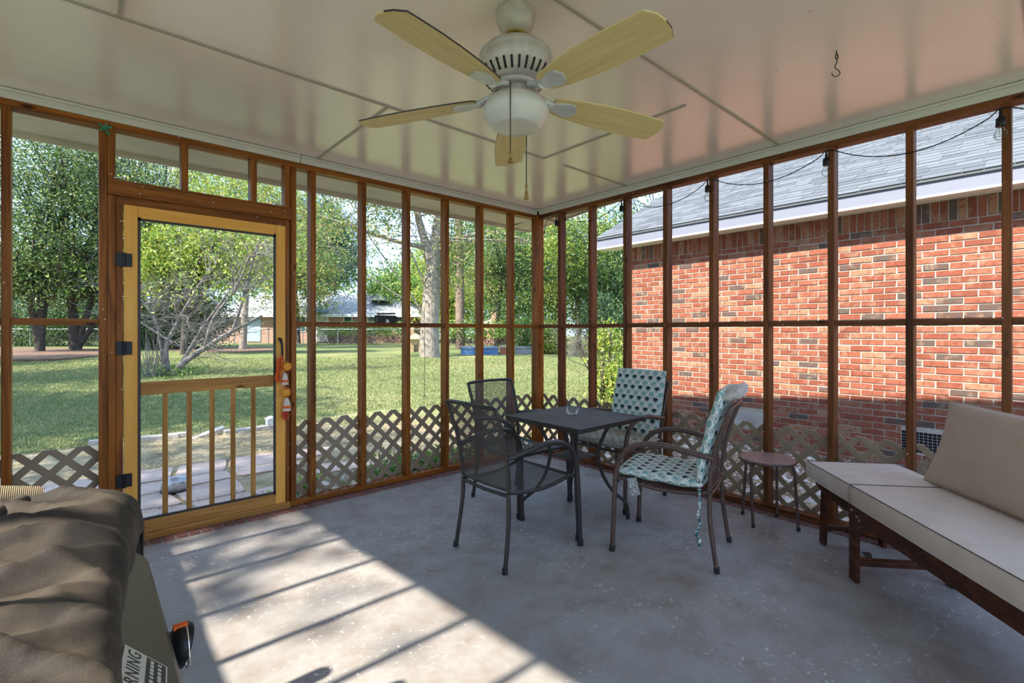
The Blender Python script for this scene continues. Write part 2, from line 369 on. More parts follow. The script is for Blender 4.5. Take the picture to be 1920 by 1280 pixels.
# clear glass
k = NT('clear_glass'); k.t.nodes.remove(k.b); g = k.n('ShaderNodeBsdfGlossy'); g.inputs['Roughness'].default_value = .05
tr = k.n('ShaderNodeBsdfTransparent'); tr.inputs[0].default_value = (.97,.98,.975,1); fr = k.n('ShaderNodeFresnel'); fr.inputs[0].default_value = 1.5
mx = k.n('ShaderNodeMixShader'); k.l(k.math('MULTIPLY', fr.outputs[0], .45, clamp=True), mx.inputs[0]); k.l(tr.outputs[0], mx.inputs[1]); k.l(g.outputs[0], mx.inputs[2]); k.l(mx.outputs[0], k.out.inputs[0]); M_GLASS = k.m
M_PANE = plain('window_pane', (.06,.10,.10), .12, 0, .6, var=.2, scale=2)

# ------------------------------------------------------------------ setting: floor, ceiling, walls, roof
XB, YA, XC, YB = 3.695, 3.767, -.85, -1.3
ZC, ZP, ZR = 2.61, 2.554, 1.354                     # ceiling, top of plate, mid rail
FW, SW, SD = .04, .038, .089
obj('floor', MB().box((XC-.1, YB-.1, -.2), (XB-.055, YA-.075, 0)), M_FLOOR, kind='structure')
ceil = obj('ceiling', MB().box((XC-.02, YB, ZC), (XB+.05, YA+.05, ZC+.03)), M_CEIL, kind='structure')
def batten(a, b): obj('batten', MB().box((min(a[0],b[0])-.0075, min(a[1],b[1])-.0075, ZC-.007), (max(a[0],b[0])+.0075, max(a[1],b[1])+.0075, ZC)), M_SEAMPAINT, ceil)
M_SEAMPAINT = plain('batten_paint', (.40,.36,.31), .4, var=.06)
for a, b in (((-.84,2.60),(2.60,2.60)), ((2.85,2.60),(3.66,2.60)), ((-.84,1.32),(3.66,1.32)), ((2.615,1.45),(2.615,2.60)), ((1.335,2.62),(1.335,3.74)), ((1.335,-1.25),(1.335,1.30)), ((-.84,.1),(3.66,.1)), ((.115,1.34),(.115,2.58))): batten(a, b)
def crown(name, a, b, n):
    t = obj(name, MB().box((min(a[0],b[0]), min(a[1],b[1]), ZP), (max(a[0],b[0]), max(a[1],b[1]), ZC-.001)), M_WHITE, kind='structure', bevel=.004)
    m = MB(); q = .016
    if n == 'y': m.box((a[0], a[1]-q, ZC-.018), (b[0], a[1], ZC-.002))
    else: m.box((a[0]-q, a[1], ZC-.018), (a[0], b[1], ZC-.002))
    obj('quarter_round', m, M_WHITE, t, bevel=.005)
crown('trim_1', (XC, YA-.012), (1.215, YA+.03), 'y'); crown('trim_2', (1.219, YA-.012), (XB-.014, YA+.03), 'y')
crown('trim_3', (XB-.012, YB), (XB+.03, YA-.03), 'x')

# brick edging of the slab
def edging(name, n, fx):
    t = empty(name, kind='structure')
    me = []
    for s in range(4):
        m = MB(); j = lambda q=.002: random.uniform(-q, q)
        w, l, h = .0285, .055, .0
        m.add([(-w+j(),-l,-.06),(w+j(),-l,-.06),(w,l,-.06),(-w,l,-.06),(-w+.003+j(),-l+.004+j(),h+.006+j()),(w-.003,-l+.004+j(),h+.006+j()),(w-.003,l-.003,h+.006),(-w+.003,l-.003,h+.006)],
              [(0,1,5,4),(1,2,6,5),(2,3,7,6),(3,0,4,7),(4,5,6,7)]); me.append(m.mesh('brick', M_EDGEBRICK))
    for i in range(n):
        o = link('brick', random.choice(me), t); fx(o, i)
    return t
def fa(o, i): o.location = (XC+.05+.067*i, YA-.042, 0)
def fb(o, i): o.location = (XB-.022, YA-.13-.067*i, 0); o.rotation_euler = (0, 0, PI/2)
ta = edging('trim_4', 67, fa); obj('mortar', MB().box((XC, YA-.094, -.1), (XB+.05, YA+.09, .001)), M_JOINT, ta)
tb = edging('trim_5', 64, fb); obj('mortar', MB().box((XB-.074, YB, -.1), (XB+.09, YA-.095, .001)), M_JOINT, tb)

# screened stud walls
M_STUDR = [wood('shade_darkened_pine_%s' % 'xyz'[i], (.05,.015,.005), (.26,.088,.026), i, .5, specks=1) for i in range(3)]  # same pine as the left wall, backlit shade darkened into its colour
wl = empty('wall_left', kind='structure'); wr = empty('wall_right', kind='structure')
def stud_a(x, z0=.046, z1=ZP-.038, w=SW, mat=None, dy=0, dep=SD, name='stud'):
    return obj(name, MB().box((x-w/2, YA+dy, z0), (x+w/2, YA+dy+dep, z1)), mat or M_STUD[2], wl, bevel=.003)
def box_a(name, x0, x1, z0, z1, dy=0, dep=SD, mat=None): return obj(name, MB().box((x0, YA+dy, z0), (x1, YA+dy+dep, z1)), mat or M_STUD[0], wl, bevel=.003)
AS = [-.715, -.31, .0905]
for x in AS: stud_a(x)
stud_a(.1295, 2.212)
stud_a(.1295, .01, 2.118); stud_a(.167, .01, 2.075, .036, dy=.012)
stud_a(.497, 2.212); stud_a(.905, 2.212); stud_a(1.129, 2.212); stud_a(1.131, .01, 2.118, .034, dy=.012); stud_a(1.1715, .046)
box_a('header', .112, 1.153, 2.118, 2.212, -.012, .10); box_a('door_head', .149, 1.113, 2.072, 2.118, .006, .08)
XS = [1.315+.405*i for i in range(6)]
for x in XS: stud_a(x)
obj('corner_post', MB().box((XB-.02, YA-.02, .046), (XB+.075, YA+.075, ZP-.002)), M_STUD[2], wl, bevel=.003)
obj('corner_block', MB().box((XB-.026, YA-.026, 2.0), (XB+.03, YA-.0205, 2.44)), M_STUD[2], wl, bevel=.002)
box_a('top_plate', XC, XB-.021, ZP-.038, ZP)
box_a('bottom_plate', XC, .109, .008, .046); box_a('bottom_plate', 1.149, XB-.021, .008, .046)
def rails_a(xs):
    for a, b in zip(xs[:-1], xs[1:]): box_a('mid_rail', a+SW/2+.001, b-SW/2-.001, ZR-.019, ZR+.019, 0, .06)
rails_a([XC+.02]+AS); rails_a([1.1715]+XS+[XB-.002])
YS = [.199+.4064*i for i in range(9)]
YSN = [.199-.4064*i for i in range(1, 4)]
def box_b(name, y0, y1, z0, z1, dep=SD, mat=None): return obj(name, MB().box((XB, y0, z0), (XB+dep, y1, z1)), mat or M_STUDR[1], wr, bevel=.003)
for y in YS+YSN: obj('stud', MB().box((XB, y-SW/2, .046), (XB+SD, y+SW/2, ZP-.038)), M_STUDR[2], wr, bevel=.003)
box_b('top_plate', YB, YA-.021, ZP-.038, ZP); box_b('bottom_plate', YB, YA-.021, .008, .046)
ys = sorted(YS+YSN)+[YA-.001]
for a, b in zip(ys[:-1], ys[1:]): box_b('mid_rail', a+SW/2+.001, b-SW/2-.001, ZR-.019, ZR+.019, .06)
# the walls beside and behind the camera
wn = empty('wall_near', kind='structure')
obj('knee_wall', MB().box((XC-.09, YB, -.1), (XC, YA, ZR)), M_HOUSEWHITE, wn)
y = YB+.02
for y in [v-.04 for v in YS+YSN]: obj('stud', MB().box((XC-SD, y-SW/2, ZR), (XC, y+SW/2, ZP-.038)), M_STUD[2], wn)
obj('top_plate', MB().box((XC-SD, YB, ZP-.038), (XC, YA, ZP)), M_STUD[1], wn)
# roof: low slope, rising away from the back eave
YE, RO = 4.35, .38
rf = empty('roof', kind='structure')
zt = lambda y: 2.66+.087*(YE-y)
m = MB(); x0, x1 = XC-RO, XB+RO+.045
m.add([(x0,YE,zt(YE)-.05),(x1,YE,zt(YE)-.05),(x1,YB,zt(YB)-.05),(x0,YB,zt(YB)-.05),(x0,YE,zt(YE)),(x1,YE,zt(YE)),(x1,YB,zt(YB)),(x0,YB,zt(YB))],
      [(0,1,2,3),(7,6,5,4),(0,4,5,1),(1,5,6,2),(2,6,7,3),(3,7,4,0)]); obj('roof_deck', m, M_SHINGLE_MANY, rf)
obj('soffit', MB().box((x0, YA+.086, 2.551), (x1, YE-.02, 2.563)), M_SOFFIT, rf)
obj('fascia', MB().box((x0, YE-.02, 2.512), (x1, YE, 2.64)), M_SOFFIT, rf, bevel=.003)
for xa in (x0, x1-.03):
    m = MB(); vs_ = []
    for x in (xa, xa+.03):
        vs_ += [(x, YE, 2.512), (x, YB, 2.512+.087*(YE-YB)), (x, YB, zt(YB)+.005), (x, YE, zt(YE)+.005)]
    m.add(vs_, [(0,1,2,3),(7,6,5,4),(0,4,5,1),(1,5,6,2),(2,6,7,3),(3,7,4,0)]); obj('rake_board', m, M_SOFFIT, rf)
m = MB(); m.add([(XB+.09,YE-.03,2.53),(x1-.03,YE-.03,2.53),(x1-.03,YB,2.53+.087*(YE-.03-YB)),(XB+.09,YB,2.53+.087*(YE-.03-YB))], [(0,1,2,3)]); obj('rake_soffit', m, M_SOFFIT, rf)

# screen door
dr = empty('door_1', (0,0,0), kind='structure')
def dbox(name, x0, x1, z0, z1, ax, dy=.0, dep=.032, mat=None): return obj(name, MB().box((x0, YA+dy, z0), (x1, YA+dy+dep, z1)), (mat or M_PINE)[ax], dr, bevel=.002)
box_a('threshold', .149, 1.147, .004, .048, -.004, .10, M_TREATED[0])
dbox('stile', .188, .255, .05, 2.070, 2); dbox('stile', 1.046, 1.113, .05, 2.070, 2)
dbox('top_rail', .256, 1.045, 1.992, 2.070, 0); dbox('bottom_rail', .256, 1.045, .05, .13, 0, mat=M_TREATED)
dbox('mid_rail', .256, 1.045, .905, .985, 0, .004, .026, M_TREATED)
for x in (.394, .5225, .6515, .7765, .903): dbox('baluster', x-.014, x+.014, .131, .904, 2, .006, .022, M_TREATED)
for a, b in (((.262,.128),(.262,1.996)), ((1.040,.128),(1.040,1.996)), ((.262,1.989),(1.040,1.989)), ((.262,.137),(1.040,.137))):
    obj('screen_frame', MB().box((a[0]-.007, YA-.004, a[1]-.007), (b[0]+.007, YA+.012, b[1]+.007)), M_SCREENTRIM, dr)
for z in (1.733, 1.198, .395):
    h = obj('hinge', MB().box((.150, YA-.006, z-.04), (.186, YA-.001, z+.04)).box((.192, YA-.006, z-.04), (.227, YA-.001, z+.04)), M_BLACK, dr, bevel=.001)
    obj('hinge_barrel', MB().tube([(.189, YA-.011, z-.042), (.189, YA-.011, z+.042)], .008, 10), M_BLACK, h)
obj('handle', MB().tube([(1.071,YA+.002,1.245),(1.071,YA-.03,1.243),(1.078,YA-.042,1.20),(1.079,YA-.042,1.13),(1.074,YA-.03,1.085),(1.074,YA+.002,1.083)], [.011,.010,.008,.008,.010,.011], 8), M_BLACK, dr)
# ------------------------------------------------------------------ lattice skirts outside the screens
def clip(poly, a, b, c):
    """keep a*u+b*v<=c"""
    out = []
    for i in range(len(poly)):
        p, q = poly[i], poly[(i+1) % len(poly)]; dp, dq = a*p[0]+b*p[1]-c, a*q[0]+b*q[1]-c
        if dp <= 0: out.append(p)
        if (dp < 0) != (dq < 0) and abs(dp-dq) > 1e-9:
            t = dp/(dp-dq); out.append((p[0]+(q[0]-p[0])*t, p[1]+(q[1]-p[1])*t))
    return out
def lattice(label, s0, s1, z0, z1, place, pitch=.145, w=.038):
    t = empty('lattice_panel', place(s0, z0, 0), label=label, cat='lattice')
    L = Vector(t.location); hw = w/math.sqrt(2)
    for fam, off in ((1, .0), (-1, .0065)):
        c = math.floor((s0-1)/pitch)*pitch
        while c < s1+1:
            # line u - fam*(v-z1) = c
            poly = [(s0,z0),(s1,z0),(s1,z1),(s0,z1)]
            poly = clip(poly, 1, -fam, c+hw-fam*z1); poly = clip(poly, -1, fam, -(c-hw)+fam*z1)
            c += pitch
            if len(poly) < 3: continue
            ar = abs(sum(poly[i][0]*poly[(i+1) % len(poly)][1]-poly[(i+1) % len(poly)][0]*poly[i][1] for i in range(len(poly))))/2
            if ar < 2e-4: continue
            m = MB(); n = len(poly)
            V = [Vector(place(u, v, off))-L for u, v in poly]+[Vector(place(u, v, off+.006))-L for u, v in poly]
            m.add(V, [tuple(range(n)), tuple(range(n, 2*n))[::-1]]+[(i, n+i, n+(i+1) % n, (i+1) % n) for i in range(n)])
            obj('slat', m, M_LATTICE, t)
pa = lambda u, v, o: (u, YA+SD+.004+o, v)
pb = lambda u, v, o: (XB+SD+.004+o, u, v)
lattice('taupe lattice skirt left of the screen door', XC+.03, .105, -.08, .617, pa)
lattice('taupe lattice skirt between the screen door and the far corner', 1.16, XB+.08, -.08, .617, pa)
lattice('taupe lattice skirt facing the brick house wall', -.9, YA+.06, -.08, .617, pb)

# ------------------------------------------------------------------ brick house next door
hs = empty('brick_house', (6.276, 4.384, -.16), label='red brick house wing with grey shingle roof beside the porch', cat='house')
HL = Vector(hs.location)
def hpart(name, mb, mat, parent=hs, **k):
    mb.v = [tuple(Vector(p)-HL) for p in mb.v]; return obj(name, mb, mat, parent, **k)
XH, YH0, YH1 = 6.276, -3.2, 4.384
wm = MB().box((XH+.007, YH0, -.25), (XH+.3, YH1-.004, .085)).box((XH+.007, YH0, .29), (XH+.3, YH1-.004, 2.60)).box((XH+.10, YH0, .08), (XH+.3, YH1-.004, .30))
for ya_, yb_ in ((YH0, .68), (1.09, 2.43), (2.84, YH1-.004)): wm.box((XH+.007, ya_, .085), (XH+.11, yb_, .29))
wall = hpart('wall', wm, M_MORTAR)
def brick_mesh(l, h, d=.05):
    m = MB(); j = lambda: random.uniform(-.0025, .0025); c = .004
    m.add([(d,-l/2,-h/2),(d,l/2,-h/2),(d,l/2,h/2),(d,-l/2,h/2),(c,-l/2+j(),-h/2+j()),(c,l/2+j(),-h/2+j()),(c,l/2+j(),h/2+j()),(c,-l/2+j(),h/2+j()),
           (0,-l/2+c,-h/2+c),(0,l/2-c,-h/2+c),(0,l/2-c,h/2-c),(0,-l/2+c,h/2-c)],
          [(0,1,5,4),(1,2,6,5),(2,3,7,6),(3,0,4,7),(4,5,9,8),(5,6,10,9),(6,7,11,10),(7,4,8,11),(8,9,10,11)]); return m
variants = [brick_mesh(.193, .0577) for _ in range(5)]; halves = [brick_mesh(.0915, .0577) for _ in range(2)]; soldiers = [brick_mesh(.0577, .193) for _ in range(3)]
vents = [(2.43, 2.84, .085, .29), (.68, 1.09, .085, .29)]
bricks = []; cuts = []
zc = 2.37; row = 0
while zc > -.2:
    z = zc-.0339; y = YH1-.0965-(.1015 if row % 2 else 0)
    if row % 2: bricks.append((YH1-.0457, z, 1))
    while y > YH0+.1:
        hit = [q for q in vents if q[0]-.11 < y < q[1]+.11 and q[2]-.02 < z < q[3]+.02]
        if not hit: bricks.append((y, z, 0))
        else:
            a, b = hit[0][:2]
            for lo, hi in ((y-.0965, min(y+.0965, a-.008)), (max(y-.0965, b+.008), y+.0965)):
                if hi-lo > .03: cuts.append(((lo+hi)/2, z, (hi-lo)/.193))
        y -= .2035
    zc -= .0677; row += 1
y = YH1-.03
while y > YH0: bricks.append((y, 2.470, 2)); y -= .0677
def size_in_view(b):
    d = XH*SA+b[0]*CA; l = XH*CA-b[0]*SA; px = 960+FPX*l/d; zz = HOR-FPX*(b[1]-EYE)/d
    if d < 1 or px > 1915 or px < 1175 or zz > 860: return 0
    return 1/d/d*(XH*SA+.3)
bricks.sort(key=size_in_view, reverse=True)
pool = ([m.mesh('brick', M_BRICK_ONE) for m in variants], [m.mesh('brick', M_BRICK_ONE) for m in halves], [m.mesh('brick', M_BRICK_ONE) for m in soldiers])
src = (variants, halves, soldiers)
field = MB()
for i, (y, z, kd) in enumerate(bricks):
    dx = random.uniform(-.003, .002)
    if i < 299:
        o = link('brick', random.choice(pool[kd]), wall, (dx, y-HL.y, z-HL.z)); 
    else:
        s = random.choice(src[kd]); field.add([(p[0]+XH+dx, p[1]+y, p[2]+z) for p in s.v], s.f)
for y, z, sc_ in cuts: field.add([(p[0]+XH, p[1]*sc_+y, p[2]+z) for p in variants[0].v], variants[0].f)
hpart('brick_field', field, M_BRICK_MANY, wall, kind='stuff')
for i, (a, b, c, d) in enumerate(vents):
    if i == 0: hpart('vent_block', MB().box((XH+.0, a+.01, c), (XH+.05, b-.01, d)), M_CONCRETE)
    else:
        v = hpart('foundation_vent', MB().box((XH+.004, a, c), (XH+.05, b, c+.012)).box((XH+.004, a, d-.012), (XH+.05, b, d)).box((XH+.004, a, c), (XH+.05, a+.012, d)).box((XH+.004, b-.012, c), (XH+.05, b, d)).box((XH+.04, a, c), (XH+.05, b, d)), M_BLACK)
        g = MB()
        for q in range(1, 12): g.box((XH+.002, a+q*(b-a)/12-.002, c), (XH+.006, a+q*(b-a)/12+.002, d))
        for q in range(1, 7): g.box((XH+.002, a, c+q*(d-c)/7-.002), (XH+.006, b, c+q*(d-c)/7+.002))
        hpart('vent_grid', g, M_GALV, v)
XE, ZE, YG, PITCH = 5.976, 2.571, 4.80, .53
hpart('soffit', MB().box((XE+.02, YH0, ZE), (XH+.05, YG-.02, ZE+.012)), M_HOUSEWHITE)
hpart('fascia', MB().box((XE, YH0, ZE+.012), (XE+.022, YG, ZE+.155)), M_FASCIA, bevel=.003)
hpart('soffit_edge', MB().box((XE-.004, YH0, ZE-.012), (XE+.04, YG, ZE+.012)), M_HOUSEWHITE, bevel=.003)
rm = MB(); xe2 = XE+5.4
zr = lambda x: ZE+.165+PITCH*(x-XE)
rm.add([(XE-.02,YG+.01,zr(XE)-.03),(xe2,YG+.01,zr(xe2)-.03),(xe2,YH0,zr(xe2)-.03),(XE-.02,YH0,zr(XE)-.03),(XE-.02,YG+.01,zr(XE)),(xe2,YG+.01,zr(xe2)),(xe2,YH0,zr(xe2)),(XE-.02,YH0,zr(XE))],
       [(0,1,2,3),(7,6,5,4),(0,4,5,1),(1,5,6,2),(2,6,7,3),(3,7,4,0)])
roofp = hpart('roof', rm, M_SHINGLE_MANY)
m = MB()
for s_ in (0,):
    m.add([(XE,YG-.02,zr(XE)-.17),(xe2,YG-.02,zr(xe2)-.17),(xe2,YG,zr(xe2)-.17),(XE,YG,zr(XE)-.17),(XE,YG-.02,zr(XE)-.03),(xe2,YG-.02,zr(xe2)-.03),(xe2,YG,zr(xe2)-.03),(XE,YG,zr(XE)-.03)], [(0,3,2,1),(4,5,6,7),(0,1,5,4),(1,2,6,5),(2,3,7,6),(3,0,4,7)])
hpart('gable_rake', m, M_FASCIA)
gw = MB(); gw.add([(XH+.06,YH1,-.3),(xe2,YH1,-.3),(xe2,YH1,zr(xe2)-.1),(XH+.06,YH1,zr(XH)-.12),(XH+.06,YH1-.1,-.3),(xe2,YH1-.1,-.3),(xe2,YH1-.1,zr(xe2)-.1),(XH+.06,YH1-.1,zr(XH)-.12)], [(0,1,2,3),(7,6,5,4),(0,3,7,4)])
hpart('gable_wall', gw, M_BRICKFAR)
ang = math.atan(PITCH); EXP = .128
shm = []
for wv in (.145, .19, .24, .29, .34):
    q = MB(); q.box((-.004, -wv/2+.003, .002), (.20, wv/2-.003, .007)); q.v = [(x, y, z+(.007 if x < .1 else 0)) for x, y, z in q.v]; shm.append((wv, q))
RotS = Matrix.Rotation(-ang, 4, 'Y'); sh = []
for r in range(34):
    s = r*EXP; x = XE-.02+s*math.cos(ang); z = zr(XE-.02)+s*math.sin(ang); y = YG+.01
    while y > YH0+.4:
        i = random.randrange(5); wv = shm[i][0]; sh.append((x, y-wv/2, z+random.uniform(0, .003), i)); y -= wv
def sh_size(b):
    d = b[0]*SA+b[1]*CA; l = b[0]*CA-b[1]*SA; px = 960+FPX*l/d; py = HOR-FPX*(b[2]-EYE)/d
    return 0 if (d < 1 or px > 1930 or px < 1000 or py < 170) else 1/d
sh.sort(key=sh_size, reverse=True); field = MB()
smesh = [q.mesh('shingle', M_SHINGLE_ONE) for _, q in shm]
for n_, (x, y, z, i) in enumerate(sh):
    if n_ < 299:
        o = link('shingle', smesh[i], roofp, Vector((x, y, z))-HL); o.rotation_euler = (0, -ang, 0)
    else: field.add([RotS @ Vector(p)+Vector((x, y, z)) for p in shm[i][1].v], shm[i][1].f)
hpart('shingle_field', field, M_SHINGLE_MANY, roofp, kind='stuff')

# ------------------------------------------------------------------ patio chairs
def panel(fn, nu, nv, wd, segs=10):
    """woven wire sheet: flat ribbons both ways over the surface fn(u,v)"""
    m = MB()
    for i in range(nu):
        pass
    def ribbon(pts_a, pts_b):
        n = len(pts_a); m.add(pts_a+pts_b, [(k, k+1, n+k+1, n+k) for k in range(n-1)], True)
    du = wd/2
    for i in range(1, nu):
        u = i/nu; ribbon([fn(u-du/1, k/segs) for k in range(segs+1)], [fn(u+du/1, k/segs) for k in range(segs+1)])
    for j in range(1, nv):
        v = j/nv; ribbon([fn(k/segs, v-du*nu/nv) for k in range(segs+1)], [fn(k/segs, v+du*nu/nv) for k in range(segs+1)])
    return m
def lerp_path(P, u):
    L = [0]
    for a, b in zip(P[:-1], P[1:]): L.append(L[-1]+(Vector(b)-Vector(a)).length)
    t = u*L[-1]
    for i in range(len(P)-1):
        if t <= L[i+1] or i == len(P)-2:
            f = (t-L[i])/max(1e-9, L[i+1]-L[i]); return Vector(P[i]).lerp(Vector(P[i+1]), f)
def smooth_path(P, n=4):
    out = []
    for i in range(len(P)-1):
        p0, p1, p2, p3 = [Vector(P[max(0, min(len(P)-1, k))]) for k in (i-1, i, i+1, i+2)]
        for j in range(n):
            t = j/n; out.append(.5*((2*p1)+(p2-p0)*t+(2*p0-5*p1+4*p2-p3)*t*t+(3*p1-p0-3*p2+p3)*t**3))
    out.append(Vector(P[-1])); return out
SEAT = smooth_path([(-.245,0,.425),(-.12,0,.405),(.02,0,.402),(.14,0,.418),(.225,0,.438),(.262,0,.425)], 3)
BACK = smooth_path([(-.247,0,.430),(-.262,0,.56),(-.290,0,.70),(-.355,0,.885)], 4)
def make_chair(label, loc, rz, mat, mat_mesh):
    t = empty('patio_chair', loc, rz, label, 'chair', 'patio chairs around the square table')
    hw = lambda u: .205+.018*u
    def fb_(u, v):
        p = lerp_path(BACK, v); return Vector((p.x+.012*(1-(2*u-1)**2)*-1, (2*u-1)*hw(v), p.z))
    def fs_(u, v):
        p = lerp_path(SEAT, v); return Vector((p.x, (2*u-1)*(.205+.035*v), p.z-.008*(1-(2*u-1)**2)))
    obj('backrest', panel(fb_, 52, 58, .0075), mat_mesh, t)
    obj('seat', panel(fs_, 56, 62, .0075), mat_mesh, t)
    for s in (-1, 1):
        l = obj('leg', MB().tube(smooth_path([(-.290,s*.228,0),(-.268,s*.222,.15),(-.250,s*.213,.30),(-.250,s*.208,.42)], 3), .0125, 8), mat, t)
        obj('foot_cap', MB().tube([(-.291,s*.2285,0),(-.288,s*.227,.032)], .0155, 8), M_RUBBER, l)
        l = obj('leg', MB().tube(smooth_path([(.285,s*.262,0),(.278,s*.258,.18),(.272,s*.255,.36),(.266,s*.252,.46)], 3), .0150, 8), mat, t)
        obj('foot_cap', MB().tube([(.285,s*.262,0),(.284,s*.2615,.034)], .0185, 8), M_RUBBER, l)
        obj('armrest', MB().tube(smooth_path([(.266,s*.252,.455),(.245,s*.250,.545),(.185,s*.248,.618),(.09,s*.246,.652),(-.02,s*.244,.655),(-.14,s*.240,.635),(-.275,s*.226,.612)], 4), [.0150]*8+[.0165]*16+[.014], 8, flat=1.15), mat, t)
        obj('side_rail', MB().tube([Vector((p.x, s*(.205+.035*i/(len(SEAT)-1)), p.z-.006)) for i, p in enumerate(SEAT)], .0115, 8), mat, t)
    P = [Vector((p.x, -.212-.018*i/(len(BACK)-1), p.z)) for i, p in enumerate(BACK)]
    T = [Vector((-.355-.014*(1-k*k), .226*k, .888+.006*(1-k*k))) for k in (-.9, -.5, 0, .5, .9)]
    obj('back_frame', MB().tube(P+T+[Vector((p.x, -p.y, p.z)) for p in P[::-1]], .0115, 8), mat, t)
    obj('cross_rail', MB().tube([(-.248,-.21,.402),(-.255,0,.396),(-.248,.21,.402)], .011, 8).tube([(-.246,-.21,.432),(-.255,0,.430),(-.246,.21,.432)], .009, 8), mat, t)
    obj('cross_rail', MB().tube([(.262,-.245,.42),(.262,.245,.42)], .010, 8), mat, t)
    return t
def box_uv(me):
    uv = me.uv_layers.new(name='uv'); co = np.empty(len(me.vertices)*3, np.float32); me.vertices.foreach_get('co', co); co = co.reshape(-1, 3)
    out = np.zeros((len(me.loops), 2), np.float32)
    for p in me.polygons:
        n = p.normal
        for li in p.loop_indices:
            x, y, z = co[me.loops[li].vertex_index]
            if abs(n.z) > .6: q = (y, x)
            elif abs(n.y) > abs(n.x): q = (x, z)
            else: q = (y, z)
            out[li] = q
    uv.data.foreach_set('uv', out.ravel())
def pad(name, sx, sy, sz, M, mat, parent, puff=.25, n=20, e=9, sag=None, **k):
    """boxed cushion sx by sy, sz thick, with soft edges; M moves it to its place"""
    m = MB()
    def surf(sg):
        def fn(u, v):
            a, b = 2*u-1, 2*v-1
            # gather rows towards the rim so that the edge is round
            a = math.copysign(1-(1-abs(a))**1.5, a); b = math.copysign(1-(1-abs(b))**1.5, b)
            t = max(0, 1-abs(a)**e)**.5*max(0, 1-abs(b)**e)**.5
            h = sz/2*(t*(1-puff)+puff*(1-a*a)*(1-b*b))
            x, y = a*sx/2*(1+.02*(1-b*b)), b*sy/2*(1+.02*(1-a*a))
            z = sg*h+.004*math.sin(9*a+3*b)*t
            if sag: z += sag(a, b)
            return (x, y, z)
        return fn
    m.grid(surf(1), n, n); o = len(m.f); m.grid(surf(-1), n, n)
    m.f = m.f[:o]+[f[::-1] for f in m.f[o:]]
    me = m.mesh(name, mat); box_uv(me); me.transform(M)
    bm = bmesh.new(); bm.from_mesh(me); bmesh.ops.remove_doubles(bm, verts=bm.verts, dist=.0008); bm.to_mesh(me); bm.free()
    ob = link(name, me, parent); return tag(ob, **k)
TM = Matrix.Translation
k = NT('printed_tie'); n = k.noise(k.pos((1,1,1), 'obj'), 55, 2, .6); k.color(k.ramp(n, [(.42,(.02,.10,.12)), (.5,(.40,.47,.44)), (.6,(.66,.64,.56))])).set(.9); M_TIE = k.m
def cushion(label, loc, rz, mat, seatmat, flop, ntag):
    t = empty('chair_cushion', loc, rz, label, 'cushion', 'fan print chair cushions')
    pad('seat_pad', .49, .47, .072, TM((.03, 0, .462)) @ Matrix.Rotation(math.radians(-2), 4, 'Y'), seatmat, t, sag=lambda a, b: -.012*(1-a*a)*(1-b*b))
    M = TM((-.245, 0, .725)) @ Matrix.Rotation(math.radians(-104.5), 4, 'Y') @ TM((0, 0, 0))
    pad('back_pad', .53, .46, .075, M, mat, t, sag=(lambda a, b: (.05*max(0, -a-.62)**1.2 if flop else 0)))
    if flop: pad('back_pad', .12, .43, .07, TM((-.345, 0, .952)) @ Matrix.Rotation(math.radians(-160), 4, 'Y'), M_PADBACK, t, label='faded underside of the flopped pad top')
    tie = smooth_path([(-.20,.232,.44),(-.205,.243,.36),(-.195,.245,.30),(-.21,.243,.25),(-.185,.245,.20),(-.205,.25,.165),(-.20,.26,.13)], 3) if ntag else smooth_path([(-.20,-.225,.45),(-.235,-.232,.43),(-.262,-.225,.45)], 3)
    obj('tie', MB().tube(tie, [.007+.005*(i % 3 == 0) for i in range(len(tie))], 6, flat=.5), M_TIE, t)
    if ntag:
        obj('care_tag', MB().box((.145,.243,.345),(.2,.246,.445), TM((.17,.25,.44)) @ Matrix.Rotation(.28, 4, 'Y') @ TM((-.17,-.25,-.44))), M_PADTAG, t, label='white printed care tag')
    return t
k = NT('printed_tag'); n = k.noise(k.pos((1,1,1), 'obj'), 170, 2, .7); k.color(k.ramp(n, [(.47,(.12,.12,.12)), (.53,(.62,.62,.60))])).set(.8); M_PADTAG = k.m
M_MESHDARK = plain('charcoal_mesh', (.060,.058,.056), .45, .2, var=.2, scale=60)
C1 = (1.985, 2.205, 0); C2 = (2.535, 2.785, 0); C3 = (2.690, 1.575, 0); C4 = (3.175, 2.32, 0)
make_chair('charcoal mesh armchair with its back to the screen door', C1, 0, M_METAL, M_MESHDARK)
make_chair('charcoal mesh armchair across the table by the far screens', C2, -PI/2, M_METAL, M_MESHDARK)
R3 = math.radians(107)
make_chair('armchair in front of the round stool under a fan print cushion', C3, R3, M_METAL2, M_METAL2)
make_chair('armchair facing the screen door under a stained fan print cushion', C4, PI, M_METAL2, M_METAL2)
cushion('teal fan print cushion with hanging tie and white tag', C3, R3, M_FAN, M_FAN, True, True)
cushion('teal fan print cushion with stained seat across the table', C4, PI, M_FAN, M_FANSTAIN, False, False)

